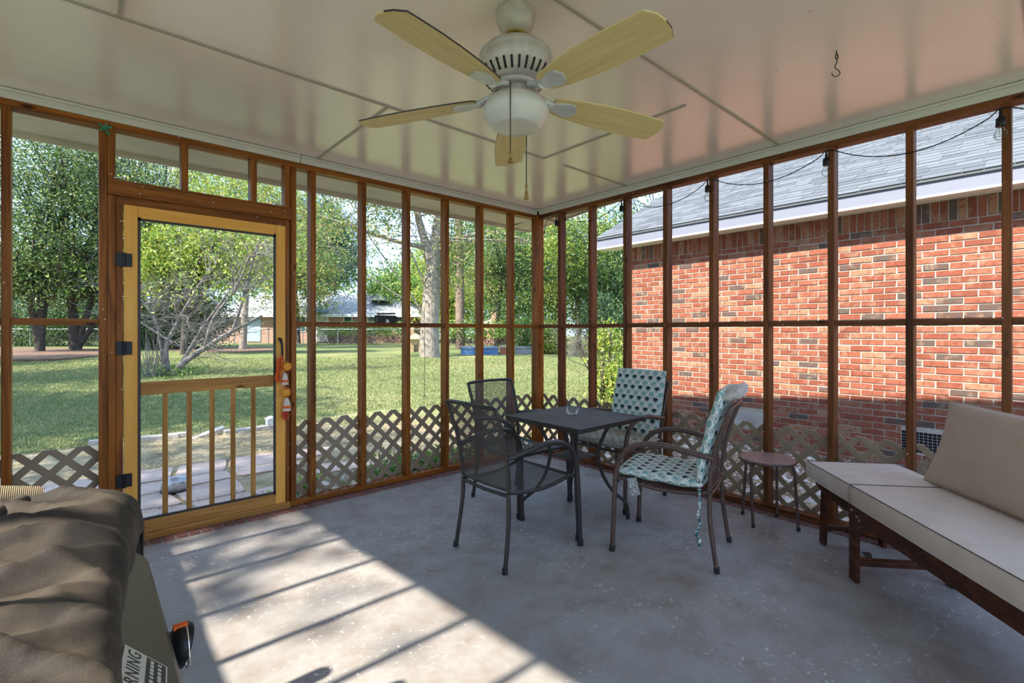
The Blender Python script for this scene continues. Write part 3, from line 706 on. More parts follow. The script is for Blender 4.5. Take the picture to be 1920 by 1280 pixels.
# ------------------------------------------------------------------ square table and vase
TC = Vector((2.575, 2.262, 0))
tb_ = empty('patio_table', TC, 0, 'square dark metal patio table with hourglass legs and small shelf', 'table')
k = NT('worn_table_top'); n = k.noise(k.pos((1,1,1), 'obj'), 5, 5, .65); k.color(k.ramp(n, [(.3,(.040,.030,.028)), (.6,(.085,.060,.052)), (.8,(.15,.09,.06))])).set(.55, spec=.3).bump(k.noise(k.pos((1,1,1), 'obj'), 140, 2), .35, .002); M_TOP = k.m
obj('tabletop', MB().box((-.325,-.325,.698),(.325,.325,.708)), M_TOP, tb_)
rim = MB(); q = .340
for a, b in (((-q,-q),(q,-q+.016)), ((-q,q-.016),(q,q)), ((-q,-q+.016),(-q+.016,q-.016)), ((q-.016,-q+.016),(q,q-.016))): rim.box((a[0],a[1],.680),(b[0],b[1],.711))
obj('rim', rim, M_METAL, tb_, bevel=.003)
for k_ in range(4):
    a = PI/4+k_*PI/2; ca, sa = math.cos(a), math.sin(a)
    prof = [(.29,.690),(.255,.655),(.205,.575),(.172,.48),(.168,.42),(.20,.30),(.27,.19),(.345,.125),(.368,.085),(.372,0)]
    l = obj('leg', MB().tube(smooth_path([(r*ca, r*sa, z) for r, z in prof], 4), .0115, 8), M_METAL, tb_)
    obj('foot_cap', MB().tube([(.372*ca,.372*sa,0),(.371*ca,.371*sa,.034)], .0155, 8), M_RUBBER, l)
obj('shelf', MB().box((-.115,-.115,.432),(.115,.115,.442)), M_TOP, tb_, bevel=.002)
v = empty('glass_vase', (2.615, 2.313, .7085), 0, 'small clear pinched glass vase standing on the table', 'vase')
prof = [(.026,.0),(.034,.004),(.045,.018),(.049,.035),(.045,.055),(.034,.080),(.0265,.100),(.027,.112),(.031,.128),(.036,.142)]
obj('body', MB().lathe(prof, 28, cap=False), M_GLASS, v)
obj('base', MB().lathe([(.001,.001),(.026,.001),(.033,.006),(.034,.012),(.001,.012)], 28, cap=False), M_GLASS, v)
obj('rim', MB().tube([(.036*math.cos(a*PI/12), .036*math.sin(a*PI/12), .142) for a in range(25)], .0014, 6), M_GLASS, v)

# ------------------------------------------------------------------ round stool
st = empty('round_stool', (3.475, 1.325, 0), 0, 'small round stool with pierced rusty metal seat by the lattice', 'stool')
k = NT('pierced_rust_metal'); vv = k.n('ShaderNodeTexVoronoi'); k.l(k.pos((1,1,1), 'obj'), vv.inputs[0]); vv.inputs['Scale'].default_value = 75
k.color(k.ramp(vv.outputs['Distance'], [(.30,(.05,.03,.025)), (.42,(.26,.15,.12))])).set(.45, .2).bump(vv.outputs['Distance'], .5, .004); M_PIERCED = k.m
obj('seat', MB().lathe([(.001,.448),(.150,.448),(.165,.446),(.172,.440),(.172,.432),(.165,.430),(.001,.436)][::-1], 32, cap=False), M_PIERCED, st)
obj('rim', MB().tube([(.170*math.cos(a*PI/16), .170*math.sin(a*PI/16), .434) for a in range(33)], .009, 8, cap=False), M_METAL2, st)
for ax, ay in ((.05,.185),(-.14,.035),(.17,.0),(.02,-.185)):
    a = math.atan2(ay, ax); ca, sa = math.cos(a), math.sin(a); r1 = math.hypot(ax, ay)
    l = obj('leg', MB().tube(smooth_path([(.09*ca,.09*sa,.428),(.135*ca,.135*sa,.424),(.160*ca,.160*sa,.395),(.166*ca,.166*sa,.34),(r1*ca,r1*sa,.004)], 4), .0095, 8), M_METAL2, st)
    obj('foot_cap', MB().tube([(r1*ca,r1*sa,0),(r1*ca,r1*sa,.022)], .0125, 8), M_RUBBER, l)

# ------------------------------------------------------------------ wooden daybed, mattress, pillow
A_ = Vector((.752,.659,0)); B_ = Vector((.659,-.752,0))
HJ = Vector((3.017,.739,0))                                   # front hinge, on the floor plan
DBR = math.atan2(A_.y, A_.x)                                  # local +x runs to the far end, local -y into the depth
db = empty('wooden_daybed', HJ, DBR, 'dark wooden daybed with bolted folding end along the brick side', 'daybed')
LEN, DEP, FL = 1.75, .49, .445
def dbar(name, a, b, **k): return obj(name, MB().box(a, b), M_DARKWOOD, db, bevel=.004, **k)
dbar('front_rail', (-LEN,-.032,.318),(.02,0,.398)); dbar('back_rail', (-LEN,-DEP,.318),(.02,-DEP+.032,.398))
m = MB()
m.prism([(-.06,.335),(.0,.318),(.36,.335),(FL,.365),(FL,.398),(-.06,.398)], 0, .03, Matrix(((1,0,0,0),(0,0,-1,-.034),(0,1,0,0),(0,0,0,1)))); obj('flap_rail', m, M_DARKWOOD, db, bevel=.003)
m = MB(); m.prism([(-.06,.335),(.0,.318),(.36,.335),(FL,.365),(FL,.398),(-.06,.398)], 0, .03, Matrix(((1,0,0,0),(0,0,-1,-DEP+.066),(0,1,0,0),(0,0,0,1)))); obj('flap_rail', m, M_DARKWOOD, db, bevel=.003)
dbar('end_rail', (FL-.03,-DEP+.07,.345),(FL,-.066,.395))
for i in range(12):
    x = -LEN+.08+i*.145; dbar('slat', (x,-DEP+.033,.372),(x+.07,-.033,.392))
for i in range(3): dbar('slat', (.06+i*.12,-DEP+.067,.372),(.13+i*.12,-.065,.392))
for x, y in ((-.012,-.002),(-.012,-DEP+.028),(-LEN+.05,-.002),(-LEN+.05,-DEP+.028)): dbar('leg', (x-.03,y-.026,0),(x+.03,y,.36) )
for x, y in ((FL-.005,-.066),(FL-.005,-DEP+.090)):
    obj('leg', MB().bar((x+.005,y-.012,0.0),(x-.02,y-.012,.37),.024,.05,(1,0,0)), M_DARKWOOD, db, bevel=.003)
dbar('stretcher', (-.035,-DEP+.03,.085),(.01,-.03,.115)); dbar('stretcher', (FL-.028,-DEP+.095,.09),(FL+.012,-.085,.12))
dbar('stretcher', (-LEN+.03,-DEP+.03,.085),(-LEN+.07,-.03,.115))
for x, z in ((-.02,.372),(-.065,.352),(-.085,.340),(FL-.05,.377)): obj('bolt', MB().tube([(x,-.002,z),(x,.004,z)] if x < 0 else [(x,-.034,z),(x,-.028,z)], .007, 10), M_CHROME, db)
mt = empty('daybed_mattress', HJ+Vector((0,0,.398)), DBR, 'thin beige mattress in two hinged sections lying on the daybed', 'mattress')
def slab(name, x0, x1, y0, y1, z0, z1, crown=.012):
    m = MB(); cx_, cy_ = (x0+x1)/2, (y0+y1)/2
    def top(u, v):
        a, b = 2*u-1, 2*v-1
        h = crown*(1-a**4)*(1-b**4)+.0035*math.sin(13*a+4*b)*(1-a*a)*(1-b*b)+.004*math.sin(31*(b+.15*a))*max(0, 1-abs(a+.25)*1.7)*(1-b**4)
        return (x0+(x1-x0)*u, y0+(y1-y0)*v, z1+h)
    n = 36; m.grid(top, n, 20)
    per = [(u/ n, 0) for u in range(n)]+[(1, v/20) for v in range(20)]+[(1-u/n, 1) for u in range(n)]+[(0, 1-v/20) for v in range(20)]
    tv = [top(u, v) for u, v in per]
    bul = lambda p, t: (p[0]+(p[0]-cx_)/abs(x1-x0)*.012*t, p[1]+(p[1]-cy_)/abs(y1-y0)*.016*t, 0)
    rings = []
    for t, zf in ((0,1),(.7,.85),(1,.5),(.7,.15),(0,0)):
        rings += [(bul(p, t)[0], bul(p, t)[1], z0+(p[2]-z0)*zf) for p in tv]
    N = len(tv); fs = [(r*N+i, (r+1)*N+i, (r+1)*N+(i+1) % N, r*N+(i+1) % N) for r in range(4) for i in range(N)]
    fs.append(tuple(range(4*N, 5*N))); m.add(rings, fs, True)
    o = obj(name, m, M_SAGE, mt)
    obj('piping', MB().tube([(p[0], p[1], p[2]+.001) for p in tv]+[(tv[0][0], tv[0][1], tv[0][2]+.001)], .0028, 6), M_SEAM, o)
    return o
slab('pad', -LEN+.01, -.004, -DEP-.01, .004, .002, .100); slab('pad', .004, FL+.02, -DEP-.01, .002, .002, .098)
pc = HJ+A_*-.37+B_*.43+Vector((0,0,.498))
pl = empty('throw_pillow', pc, DBR, 'large taupe back pillow leaning on the daybed mattress', 'pillow')
m = MB()
def pil(sg):
    def fn(u, v):
        a, b = 2*u-1, 2*v-1
        a = math.copysign(1-(1-abs(a))**1.35, a); b = math.copysign(1-(1-abs(b))**1.35, b)
        th = .085*(max(0, 1-a*a)*max(0, 1-b*b))**.42
        pin = 1-.05*(1-a*a)*abs(b)**3; pin2 = 1-.05*(1-b*b)*abs(a)**3
        x, z = a*.50*pin2, b*.225*pin
        wr = .006*math.sin(18*a+6*b)*(1-b)*.5*max(0, 1-a*a)*max(0, 1-b*b)
        return (x, sg*th+wr-.02*(1-b*b), z+.225)
    return fn
m.grid(pil(1), 30, 22); o_ = len(m.f); m.grid(pil(-1), 30, 22); m.f = m.f[:o_]+[f[::-1] for f in m.f[o_:]]
me = m.mesh('cover', M_TAN); me.transform(Matrix.Rotation(math.radians(17), 4, 'X')); link('cover', me, pl)
edge = [pil(0)(u, v) for u, v in [(i/20, 0) for i in range(20)]+[(1, i/14) for i in range(14)]+[(1-i/20, 1) for i in range(20)]+[(0, 1-i/14) for i in range(15)]]
me = MB().tube(edge, .0035, 6).mesh('piping', M_TAN); me.transform(Matrix.Rotation(math.radians(17), 4, 'X')); link('piping', me, pl)
# ------------------------------------------------------------------ ceiling fan
FC = Vector((1.3326, 1.4856, 0))
fan = empty('ceiling_fan', FC+Vector((0,0,ZC)), 0, 'white ceiling fan with five yellowed blades and frosted bowl light', 'fan')
def fobj(name, mb, mat, parent=fan, **k):
    mb.v = [(p[0], p[1], p[2]-ZC) for p in mb.v]; return obj(name, mb, mat, parent, **k)
fobj('canopy', MB().lathe([(.078,ZC-.001),(.082,2.600),(.079,2.592),(.080,2.575),(.074,2.550),(.060,2.528),(.046,2.516),(.036,2.511)][::-1], 32), M_FANBODY)
fobj('canopy_ring', MB().lathe([(.018,2.522),(.020,2.506),(.030,2.503),(.042,2.506),(.046,2.516)], 28, cap=False), M_BRASS)
fobj('downrod', MB().tube([FC*0+Vector((0,0,2.53)), Vector((0,0,2.47))], .0135, 14), M_FANBODY)
hsg = fobj('motor_housing', MB().lathe([(.001,2.478),(.030,2.478),(.085,2.468),(.128,2.448),(.150,2.425),(.152,2.416),(.149,2.409),(.152,2.404),(.154,2.385),(.150,2.364),(.140,2.343),(.126,2.326),(.112,2.315),(.103,2.310),(.001,2.310)][::-1], 48, cap=False), M_FANBODY)
m = MB()
for i in range(30):
    a = 2*PI*i/30+.1; r0, z0, r1, z1 = .1465, 2.354, .119, 2.319
    m.bar((r0*math.cos(a), r0*math.sin(a), z0), (r1*math.cos(a), r1*math.sin(a), z1), .0085, .006)
fobj('vent_slots', m, M_BLACK, hsg)
fobj('flywheel', MB().lathe([(.001,2.311),(.088,2.311),(.094,2.306),(.094,2.294),(.084,2.288),(.001,2.288)][::-1], 36, cap=False), M_FANBODY)
fobj('switch_housing', MB().lathe([(.001,2.296),(.064,2.296),(.066,2.285),(.064,2.258),(.060,2.250),(.001,2.250)][::-1], 32, cap=False), M_FANBODY)
fobj('light_fitter', MB().lathe([(.060,2.262),(.080,2.256),(.112,2.244),(.1225,2.234),(.1225,2.226),(.115,2.224),(.06,2.226)][::-1], 40, cap=False), M_FANBODY)
fobj('bowl_shade', MB().lathe([(.117,2.232),(.129,2.217),(.1345,2.202),(.135,2.190),(.128,2.172),(.113,2.152),(.099,2.138),(.090,2.133),(.045,2.131),(.001,2.131)][::-1], 48, cap=False), M_GLASSBOWL)
TH0 = math.radians(51.4); R_IN, R_OUT = .165, .70
def blade_mesh():
    out = [(R_IN,.040),(R_IN+.02,.052),(.24,.062),(.34,.073),(.45,.080),(.55,.081),(.63,.077),(R_OUT-.015,.073),(R_OUT+.004,.035),(R_OUT+.008,0),(R_OUT+.002,-.04),(R_OUT-.022,-.074),(.62,-.075),(.52,-.080),(.40,-.077),(.30,-.068),(.22,-.055),(R_IN+.015,-.048),(R_IN,-.038)]
    m = MB(); m.prism(out, -.003, .003); me = m.mesh('blade', M_BLADE); me.materials.append(M_SCREENTRIM)
    for p in me.polygons:
        if abs(p.normal.z) < .5 and p.center.y > 0: p.material_index = 1
    return me
bm_ = blade_mesh()
ir = MB(); ir.tube([(.085,0,.020),(.125,0,.008),(.165,0,-.006)], [.014,.012,.016], 8, flat=1.5)
ir.prism([(.150,-.016),(.185,-.026),(.225,-.040),(.262,-.036),(.278,0),(.262,.036),(.225,.040),(.185,.026),(.150,.016)], -.012, -.0035)
irm = ir.mesh('blade_iron', M_IRON)
for k_ in range(5):
    a = TH0+k_*2*PI/5
    bl = link('blade', bm_, fan, (0, 0, 2.263-ZC)); bl.rotation_euler = Matrix.Rotation(a, 3, 'Z').to_euler() if False else (math.radians(-11), math.radians(3.2), a)
    link('blade_iron', irm, bl)
def chain(x, y, z0, z1, zf):
    c = fobj('pull_chain', MB().tube([(x*.86, y*.86, z0), (x, y, z0-.02), (x, y, z1)], .0022, 6), M_SCREENTRIM)
    fobj('fob', MB().lathe([(.002,z1+.004),(.006,z1),(.007,z1-.008),(.0045,z1-.014),(.006,z1-.03),(.0095,zf+.006),(.0095,zf),(.001,zf-.001)][::-1], 14, (x, y, 0), cap=False), M_BRASS, c)
rightv = Vector((CA, -SA, 0)); fwd = Vector((SA, CA, 0))
p = rightv*-.022-fwd*.135; chain(p.x, p.y, 2.262, 1.985, 1.945)
p = rightv*.046+fwd*.085; chain(p.x, p.y, 2.262, 1.925, 1.865)
# hook in the ceiling
hk = empty('ceiling_hook', (2.64, .70, ZC), 0, 'small dark screw hook with wire s-hook in the ceiling', 'hook')
obj('screw_eye', MB().tube([(0,0,0),(0,0,-.012),(.006,-.004,-.022),(.004,-.004,-.036),(-.003,0,-.040),(-.006,.003,-.028),(0,0,-.014)], .0028, 6), M_BLACK, hk)
obj('wire_hook', MB().tube(smooth_path([(0,0,-.036),(.003,-.002,-.05),(-.004,.003,-.066),(-.004,.003,-.082),(.010,-.008,-.094),(.012,-.010,-.108),(0,0,-.120),(-.012,.011,-.116),(-.016,.015,-.104)], 3), .0022, 6), M_BLACK, hk)

# ------------------------------------------------------------------ string of bulbs along the house side
sl = empty('string_lights', (XB-.012, 3.45, 2.49), 0, 'black string light cord with clear bulbs along the top of the screens', 'light')
O = Vector(sl.location); pts = []; heads = [YS[8], YS[6], YS[4], YS[2], YS[0], YSN[1]]
pts += [O+Vector((0,.20,-.12)), O+Vector((0,.17,-.03)), O+Vector((0,.09,.005))]
for i, y in enumerate(heads):
    pts.append(Vector((XB-.012, y+.01, 2.495)))
    if i < len(heads)-1:
        y1 = heads[i+1]
        for t in (.12, .25, .4, .55, .7, .82, .92):
            sag = .135*(4*t*(1-t))*(1.0 if i % 2 else .92); pts.append(Vector((XB-.014, y+(y1-y)*t, 2.495-sag)))
obj('cord', MB().tube([p-O for p in smooth_path(pts, 3)], .0032, 6), M_BLACK, sl)
obj('plug_end', MB().tube([(0,.20,-.12),(0,.203,-.155)], .007, 8), M_BLACK, sl)
for i, y in enumerate(heads[:5]):
    c = Vector((XB-.016, y+.022, 2.478))-O
    s_ = obj('socket', MB().tube([c+Vector((0,0,.012)), c+Vector((0,0,-.02)), c+Vector((0,0,-.035)), c+Vector((0,0,-.04)), c+Vector((0,0,-.082)), c+Vector((0,0,-.085))], [.006,.007,.010,.0195,.0205,.018], 14), M_BLACK, sl)
    obj('bulb', MB().lathe([(.013,-.084),(.017,-.095),(.026,-.113),(.0295,-.128),(.027,-.143),(.018,-.154),(.004,-.159),(.001,-.159)][::-1], 18, c, cap=False), M_GLASS, s_)
    obj('filament', MB().tube([c+Vector((0,.004,-.09)), c+Vector((0,.006,-.125)), c+Vector((0,-.006,-.125)), c+Vector((0,-.004,-.09))], .0012, 5), M_BRASS, s_)

# ------------------------------------------------------------------ grill with cover, cat post
gr = empty('gas_grill', (-.2, .95, 0), 0, 'grey gas grill with slanted knob panel beside the camera', 'grill')
GL = Vector(gr.location); G0, G1 = .30, 1.60
def g(name, mb, mat, parent=gr, **k):
    mb.v = [tuple(Vector(p)-GL) for p in mb.v]; return obj(name, mb, mat, parent, **k)
def prof_y(poly, y0, y1):
    m = MB(); n = len(poly); m.add([(x,y0,z) for x, z in poly]+[(x,y1,z) for x, z in poly], [tuple(range(n)), tuple(range(n,2*n))[::-1]]+[(i, n+i, n+(i+1)%n, (i+1)%n) for i in range(n)]); return m
g('control_panel', prof_y([(.02,.805),(.124,.70),(.132,.685),(.128,.56),(.0,.56),(.0,.805)], G0, G1+.02), M_PANEL, bevel=.004)
g('firebox', MB().box((-.46,G0+.02,.55),(.0,G1-.02,.80)), M_PANEL)
g('cabinet', MB().box((-.44,G0+.05,.10),(.09,G1-.05,.55)), M_PANEL, bevel=.006)
for x in (-.40, .05):
    for y in (G0+.09, G1-.09): g('caster', MB().tube([(x,y-.014,.045),(x,y+.014,.045)], .045, 16).box((x-.02,y-.02,.05),(x+.02,y+.02,.10)), M_RUBBER)
for y in (1.215, .86, .50):
    kn = g('knob', MB().tube([(.128,y,.652),(.136,y,.651),(.138,y,.6505),(.160,y,.646),(.163,y,.645)], [.028,.028,.038,.043,.041], 28), M_BLACK)
    g('chrome_rim', MB().tube([(.162,y+.0425*math.cos(a*PI/14),.645+.0425*math.sin(a*PI/14)) for a in range(29)], .0022, 6), M_CHROME, kn, label='chrome rim of the knob')
    g('pointer', MB().box((.140,y-.007,.684),(.165,y+.007,.691)), M_ORANGE, kn, label='orange red pointer mark')
# warning label lies in the plane of the slanted panel
MP = Matrix.Translation(Vector((.070,.945,.7565))) @ Matrix.Rotation(math.atan2(.105,.104), 4, 'Y') @ Matrix.Rotation(-.16, 4, 'Z')
lb = g('warning_label', MB().box((-.040,-.13,.0),(.042,.092,.0012), MP), M_LABELW)
g('label_text_block', MB().box((.002,-.125,.0012),(.0385,.087,.0018), MP), M_LABELB, lb)
m = MB()
for j in range(2):
    for i in range(15):
        w_ = random.uniform(.006, .011); y0 = .080-i*.0135; m.box((.009+j*.014,y0-w_,.0018),(.0155+j*.014,y0,.0022), MP)
g('label_small_print', m, M_LABELW, lb)
tcv = bpy.data.curves.new('label_word', 'FONT'); tcv.body = 'WARNING'; tcv.size = .034; tcv.extrude = .0004; tcv.align_x = 'RIGHT'; tcv.align_y = 'CENTER'; tcv.space_character = 1.12
tcv.materials.append(M_LABELB); to = bpy.data.objects.new('label_word', tcv); COL.objects.link(to)
bpy.context.view_layer.update(); tme = bpy.data.meshes.new_from_object(to.evaluated_get(bpy.context.evaluated_depsgraph_get())); bpy.data.objects.remove(to)
to = link('label_word', tme, lb)
to.matrix_local = Matrix.Translation(-GL) @ MP @ Matrix.Translation((-.019,.085,.0014)) @ Matrix.Rotation(PI/2, 4, 'Z')
# cover
from mathutils import noise as mn
cv = empty('grill_cover', (-.2, .95, .80), 0, 'dusty brown fabric cover draped over the gas grill', 'cover')
CL = Vector(cv.location)
sec = smooth_path([(-.60,0,.30),(-.585,0,.62),(-.56,0,.84),(-.50,0,.885),(-.30,0,.895),(-.10,0,.892),(.0,0,.888),(.055,0,.876),(.088,0,.848),(.098,0,.81),(.100,0,.772)], 6)
def cover(u, v):
    q = lerp_path(sec, u); x, z = q.x, q.z
    y = .18+1.45*min(1, v/.86); front = min(1, max(0, (u-.80)/.2))
    x += front*float(np.interp(y, (.5,.8,.96,1.31,1.62), (-.072,-.070,-.063,-.031,.022)))
    w = mn.noise((x*1.6, y*4.2+x*1.5, .3)); w2 = mn.noise((x*3.5+4, y*10-x*5, 1.7)); w3 = 1-abs(mn.noise((x*1.9+2, y*6.3+x*2.2, 5.1)))*2.2
    amp = 1 if v < .84 else max(.3, 1-(v-.84)*6)
    top = min(1, max(0, (u-.12)*8))
    dz = (.024*w+.014*w2+.028*max(0, w3)**3)*top*amp
    # two long folds running across the grill
    for yc, sk, h, wd in ((1.43,.16,.030,.030),(1.27,-.25,.022,.028),(1.17,.30,.034,.026),(1.03,-.10,.026,.03),(.90,.22,.03,.028)):
        s = (y-yc-sk*x-.03*math.sin(9*x))/wd; dz += h*top*amp*(math.exp(-s*s) if s > 0 else math.exp(-s*s*.35))
    w4 = 1-abs(mn.noise((x*3.2+7, y*11+x*4.5, 2.2)))*3.0; w5 = 1-abs(mn.noise((x*5.5+1, y*19-x*8, 9.1)))*3.2; dz += (.012*max(0, w4)**2+.006*max(0, w5)**2)*top*amp
    z += dz*(1-.7*front); x += front*.012*mn.noise((y*7, 2.2, z*5))
    if v > .86:
        t = (v-.86)/.14; z = z*(1-t**1.6)+.42*t**1.6; y = 1.63+.055*math.sin(t*PI/2)+.01*mn.noise((x*8, t*3, 7))
        z = max(z, .42)
    return (x-CL.x, y-CL.y, z-CL.z)
m = MB(); m.grid(cover, 130, 190); co_ = obj('cloth', m, M_COVER, cv)
sd = co_.modifiers.new('thick', 'SOLIDIFY'); sd.thickness = .004; sd.offset = -1
obj('hem_fold', MB().tube([Vector((-.105,1.60,.905))-CL, Vector((-.135,1.50,.915))-CL, Vector((-.19,1.30,.93))-CL, Vector((-.27,1.1,.93))-CL], [.016,.016,.016,.015], 10), M_DARKFUR, cv)
ct = empty('cat_scratching_post', (-.42, 1.86, 0), 0, 'sisal rope wrapped scratching post behind the covered grill', 'scratching post')
obj('base', MB().box((-.22,-.22,0),(.22,.22,.035)), M_DARKFUR, ct, bevel=.008)
obj('post', MB().tube([(0,0,.035),(0,0,.838)], .045, 20), M_ROPE, ct)
ro = obj('rope_perch', MB().tube([(-.12,0,.905),(.17,.005,.872),(.322,.008,.838),(.332,.008,.835)], [.037,.037,.036,.032], 24), M_ROPE, ct)
obj('perch_board', MB().box((-.14,-.10,.838),(.06,.10,.855)), M_DARKFUR, ct, bevel=.006)

# ------------------------------------------------------------------ little things on the walls
gd = empty('door_garland', (1.085, YA-.05, 1.13), 0, 'orange yarn and pumpkin garland hanging from the screen door handle', 'garland')
yl = lambda x, z, dy=0: (x-1.085, dy, z-1.13)
obj('cord', MB().tube([yl(1.076,1.145,.006), yl(1.085,1.09), yl(1.10,1.04), yl(1.09,.96), yl(1.10,.86), yl(1.108,.77), yl(1.10,.70)], .0025, 6), M_REDYARN, gd)
m = MB()
for i in range(26):
    a = random.uniform(0, 2*PI); r = .016*math.sqrt(random.random()); x, y = 1.055+r*math.cos(a), r*math.sin(a)
    m.tube([yl(1.072,1.125), yl(x+.004,1.095,y*1.2), yl(x,1.03,y*1.3), yl(x-.010+random.uniform(-.006,.006),.945+random.uniform(-.012,.012),y*1.5)], .0028, 5)
obj('tassel', m, M_ORANGE, gd)
for x, z in ((1.108,1.045),(1.102,.858)):
    m = MB()
    for i in range(7):
        a = 2*PI*i/7; m.blob(yl(x+.015*math.cos(a), z, .015*math.sin(a)), (.019,.019,.030), 10, 6)
    pk = obj('felt_pumpkin', m, M_PUMPKIN, gd); obj('stem', MB().tube([yl(x,z+.026), yl(x+.004,z+.044)], .005, 6), M_BRASS, pk)
for x, z, s_ in ((1.094,.958,1),(1.108,.772,1.1)):
    gh = obj('felt_ghost', MB().lathe([(.026*s_,-.042*s_),(.024*s_,-.02*s_),(.022*s_,.005),(.017*s_,.028*s_),(.008*s_,.042*s_),(.001,.045*s_)], 14, yl(x,z)), M_CREAM, gd)
    obj('orange_band', MB().lathe([(.0255*s_,-.024*s_),(.0262*s_,-.016*s_),(.0245*s_,-.008*s_)], 14, yl(x,z), cap=False), M_ORANGE, gh)
m = MB()
for i in range(34):
    a, b = random.uniform(0, 2*PI), math.acos(random.uniform(-1, 1)); r = .030
    m.tube([yl(1.10,.692), yl(1.10+r*math.sin(b)*math.cos(a), .692+r*math.cos(b)*1.15, r*math.sin(b)*math.sin(a))], [.003,.0045], 5)
obj('pompom', m, M_REDYARN, gd)
bx = empty('rail_feeder', (1.925, YA+.03, ZR+.0195), 0, 'black plastic box with open flap sitting on the mid rail', 'feeder')
obj('body', MB().box((-.085,-.022,0),(-.012,.03,.062)).box((.022,-.022,0),(.085,.03,.062)).box((-.012,-.022,.03),(.022,.03,.062)), M_BLACK, bx, bevel=.003)
obj('flap', MB().bar((-.082,-.012,.072),(.078,-.012,.078),.03,.014), M_BLACK, bx, bevel=.003)
obj('side_tab', MB().tube([(-.086,-.01,.05),(-.102,-.012,.052),(-.104,-.012,.03),(-.100,-.012,.002)], .006, 6), M_BLACK, bx)
obj('side_tab', MB().tube([(.086,-.01,.05),(.098,-.012,.048),(.100,-.012,.02),(.099,-.012,.002)], .008, 6), M_BLACK, bx)
obj('white_insert', MB().prism([(-.01,0),(.02,0),(.012,.026),(-.006,.026)], -.02, -.005, Matrix(((1,0,0,.004),(0,0,1,0),(0,1,0,0),(0,0,0,1)))), M_HOUSEWHITE, bx, label='small white insert in the opening')
rb = empty('green_ribbon', (.098, YA-.004, 2.505), 0, 'scrap of green ribbon pinned to the stud above the door', 'ribbon')
m = MB()
for a, l in ((.3,.035),(1.2,.028),(2.6,.032),(3.9,.030),(5.2,.045)): m.bar((0,-.004,0),(l*math.cos(a),-.010,l*math.sin(a)),.012,.002,(0,1,0))
obj('strips', m, M_GREEN, rb); obj('knot', MB().blob((0,-.006,0),.008), M_GREEN, rb)
wh = empty('white_hook', (.16, YA-.014, 2.2165), 0, 'bent white wire hook lying on the door header', 'hook')
obj('wire', MB().tube(smooth_path([(-.02,0,.003),(.01,-.004,.008),(.022,-.008,.016),(.028,-.010,.004),(.03,-.012,-.004)], 3), .0035, 6), M_HOUSEWHITE, wh)
lf = empty('dry_leaf', (3.372, .747, .002), .6, 'curled dark dry leaf on the floor under the daybed', 'leaf')
m = MB(); m.grid(lambda u, v: (.05*(2*u-1)*(1-.0*v), .022*(2*v-1)*(1-(2*u-1)**2)**.6, .004+.02*abs(2*v-1)**1.5*(1-(2*u-1)**2)+.006*u), 10, 6)
lo = obj('blade', m, M_DARKBARK, lf); lo.modifiers.new('t', 'SOLIDIFY').thickness = .0012
obj('stalk', MB().tube([(.05,0,.01),(.075,.004,.004)], .0015, 5), M_DARKBARK, lf)
for i, (x, y, rz, lab) in enumerate(((1.595,2.02,.4,'short pale twig on the floor near the charcoal chair leg'), (1.425,2.28,2.2,'thin pale twig on the floor left of the charcoal chair'))):
    t = empty('twig', (x, y, 0), rz, lab, 'twig', 'twigs on the porch floor')
    obj('stick', MB().tube([(-.03,0,.003),(0,.004,.004),(.02,.0,.003),(.034,-.008,.006)], .002, 5), M_STRAW, t)
# ------------------------------------------------------------------ the yard
n = 130; gx = np.linspace(-45, 75, n); gy = np.linspace(-40, 85, n)
m = MB(); m.v = [(float(x), float(y), ground_z(x, y)) for y in gy for x in gx]
m.f = [(j*n+i, j*n+i+1, (j+1)*n+i+1, (j+1)*n+i) for j in range(n-1) for i in range(n-1)]; m.smooth = [True]*len(m.f)
obj('lawn', m, M_LAWN, kind='structure')
k = NT('straw_soil'); n = k.noise(k.pos(), 2.2, 5, .7); n2 = k.noise(k.pos(), 45, 3, .7); c = k.ramp(n, [(.34,(.10,.10,.05)), (.5,(.32,.26,.14)), (.66,(.50,.41,.27))]); k.color(k.mix(k.math('MULTIPLY', n2, .5), c, (.20,.15,.09))).set(.95).bump(n2, .6, .02); M_STRAWSOIL = k.m
# gravelly bed around the slab
def bed(name, poly, z, mat):
    m = MB(); m.prism(poly, z-.05, z); return obj(name, m, mat, kind='structure')
bed('gravel_bed', [(XB+.09,-3),(XH+.05,-3),(XH+.05,4.9),(XB+.5,5.0),(XB+.09,4.0)], -.105, M_PEBBLES)
bed('gravel_strip', [(-2.5,YA+.09),(XH+.3,YA+.09),(6.6,6.2),(4.6,7.5),(3.4,8.0),(2.0,7.5),(.25,7.85),(-2.5,8.0)], -.104, M_STRAWSOIL)
mul = MB()
def mulch_patch(px0, px1, d0, d1):
    mm = MB(); pts = []
    for i in range(25):
        a = 2*PI*i/25; px = (px0+px1)/2+(px1-px0)/2*math.cos(a)*(1+.1*math.sin(3*a)); d = (d0+d1)/2+(d1-d0)/2*math.sin(a)
        p = spot(px, d); pts.append((p.x, p.y))
    zz = max(ground_z(*q) for q in pts)+.03; mm.prism(pts, zz-.6, zz); return mm
obj('mulch_bed', mulch_patch(-160, 230, 17, 29), M_MULCH, kind='structure'); obj('mulch_bed', mulch_patch(300, 540, 23, 30), M_MULCH, kind='structure')
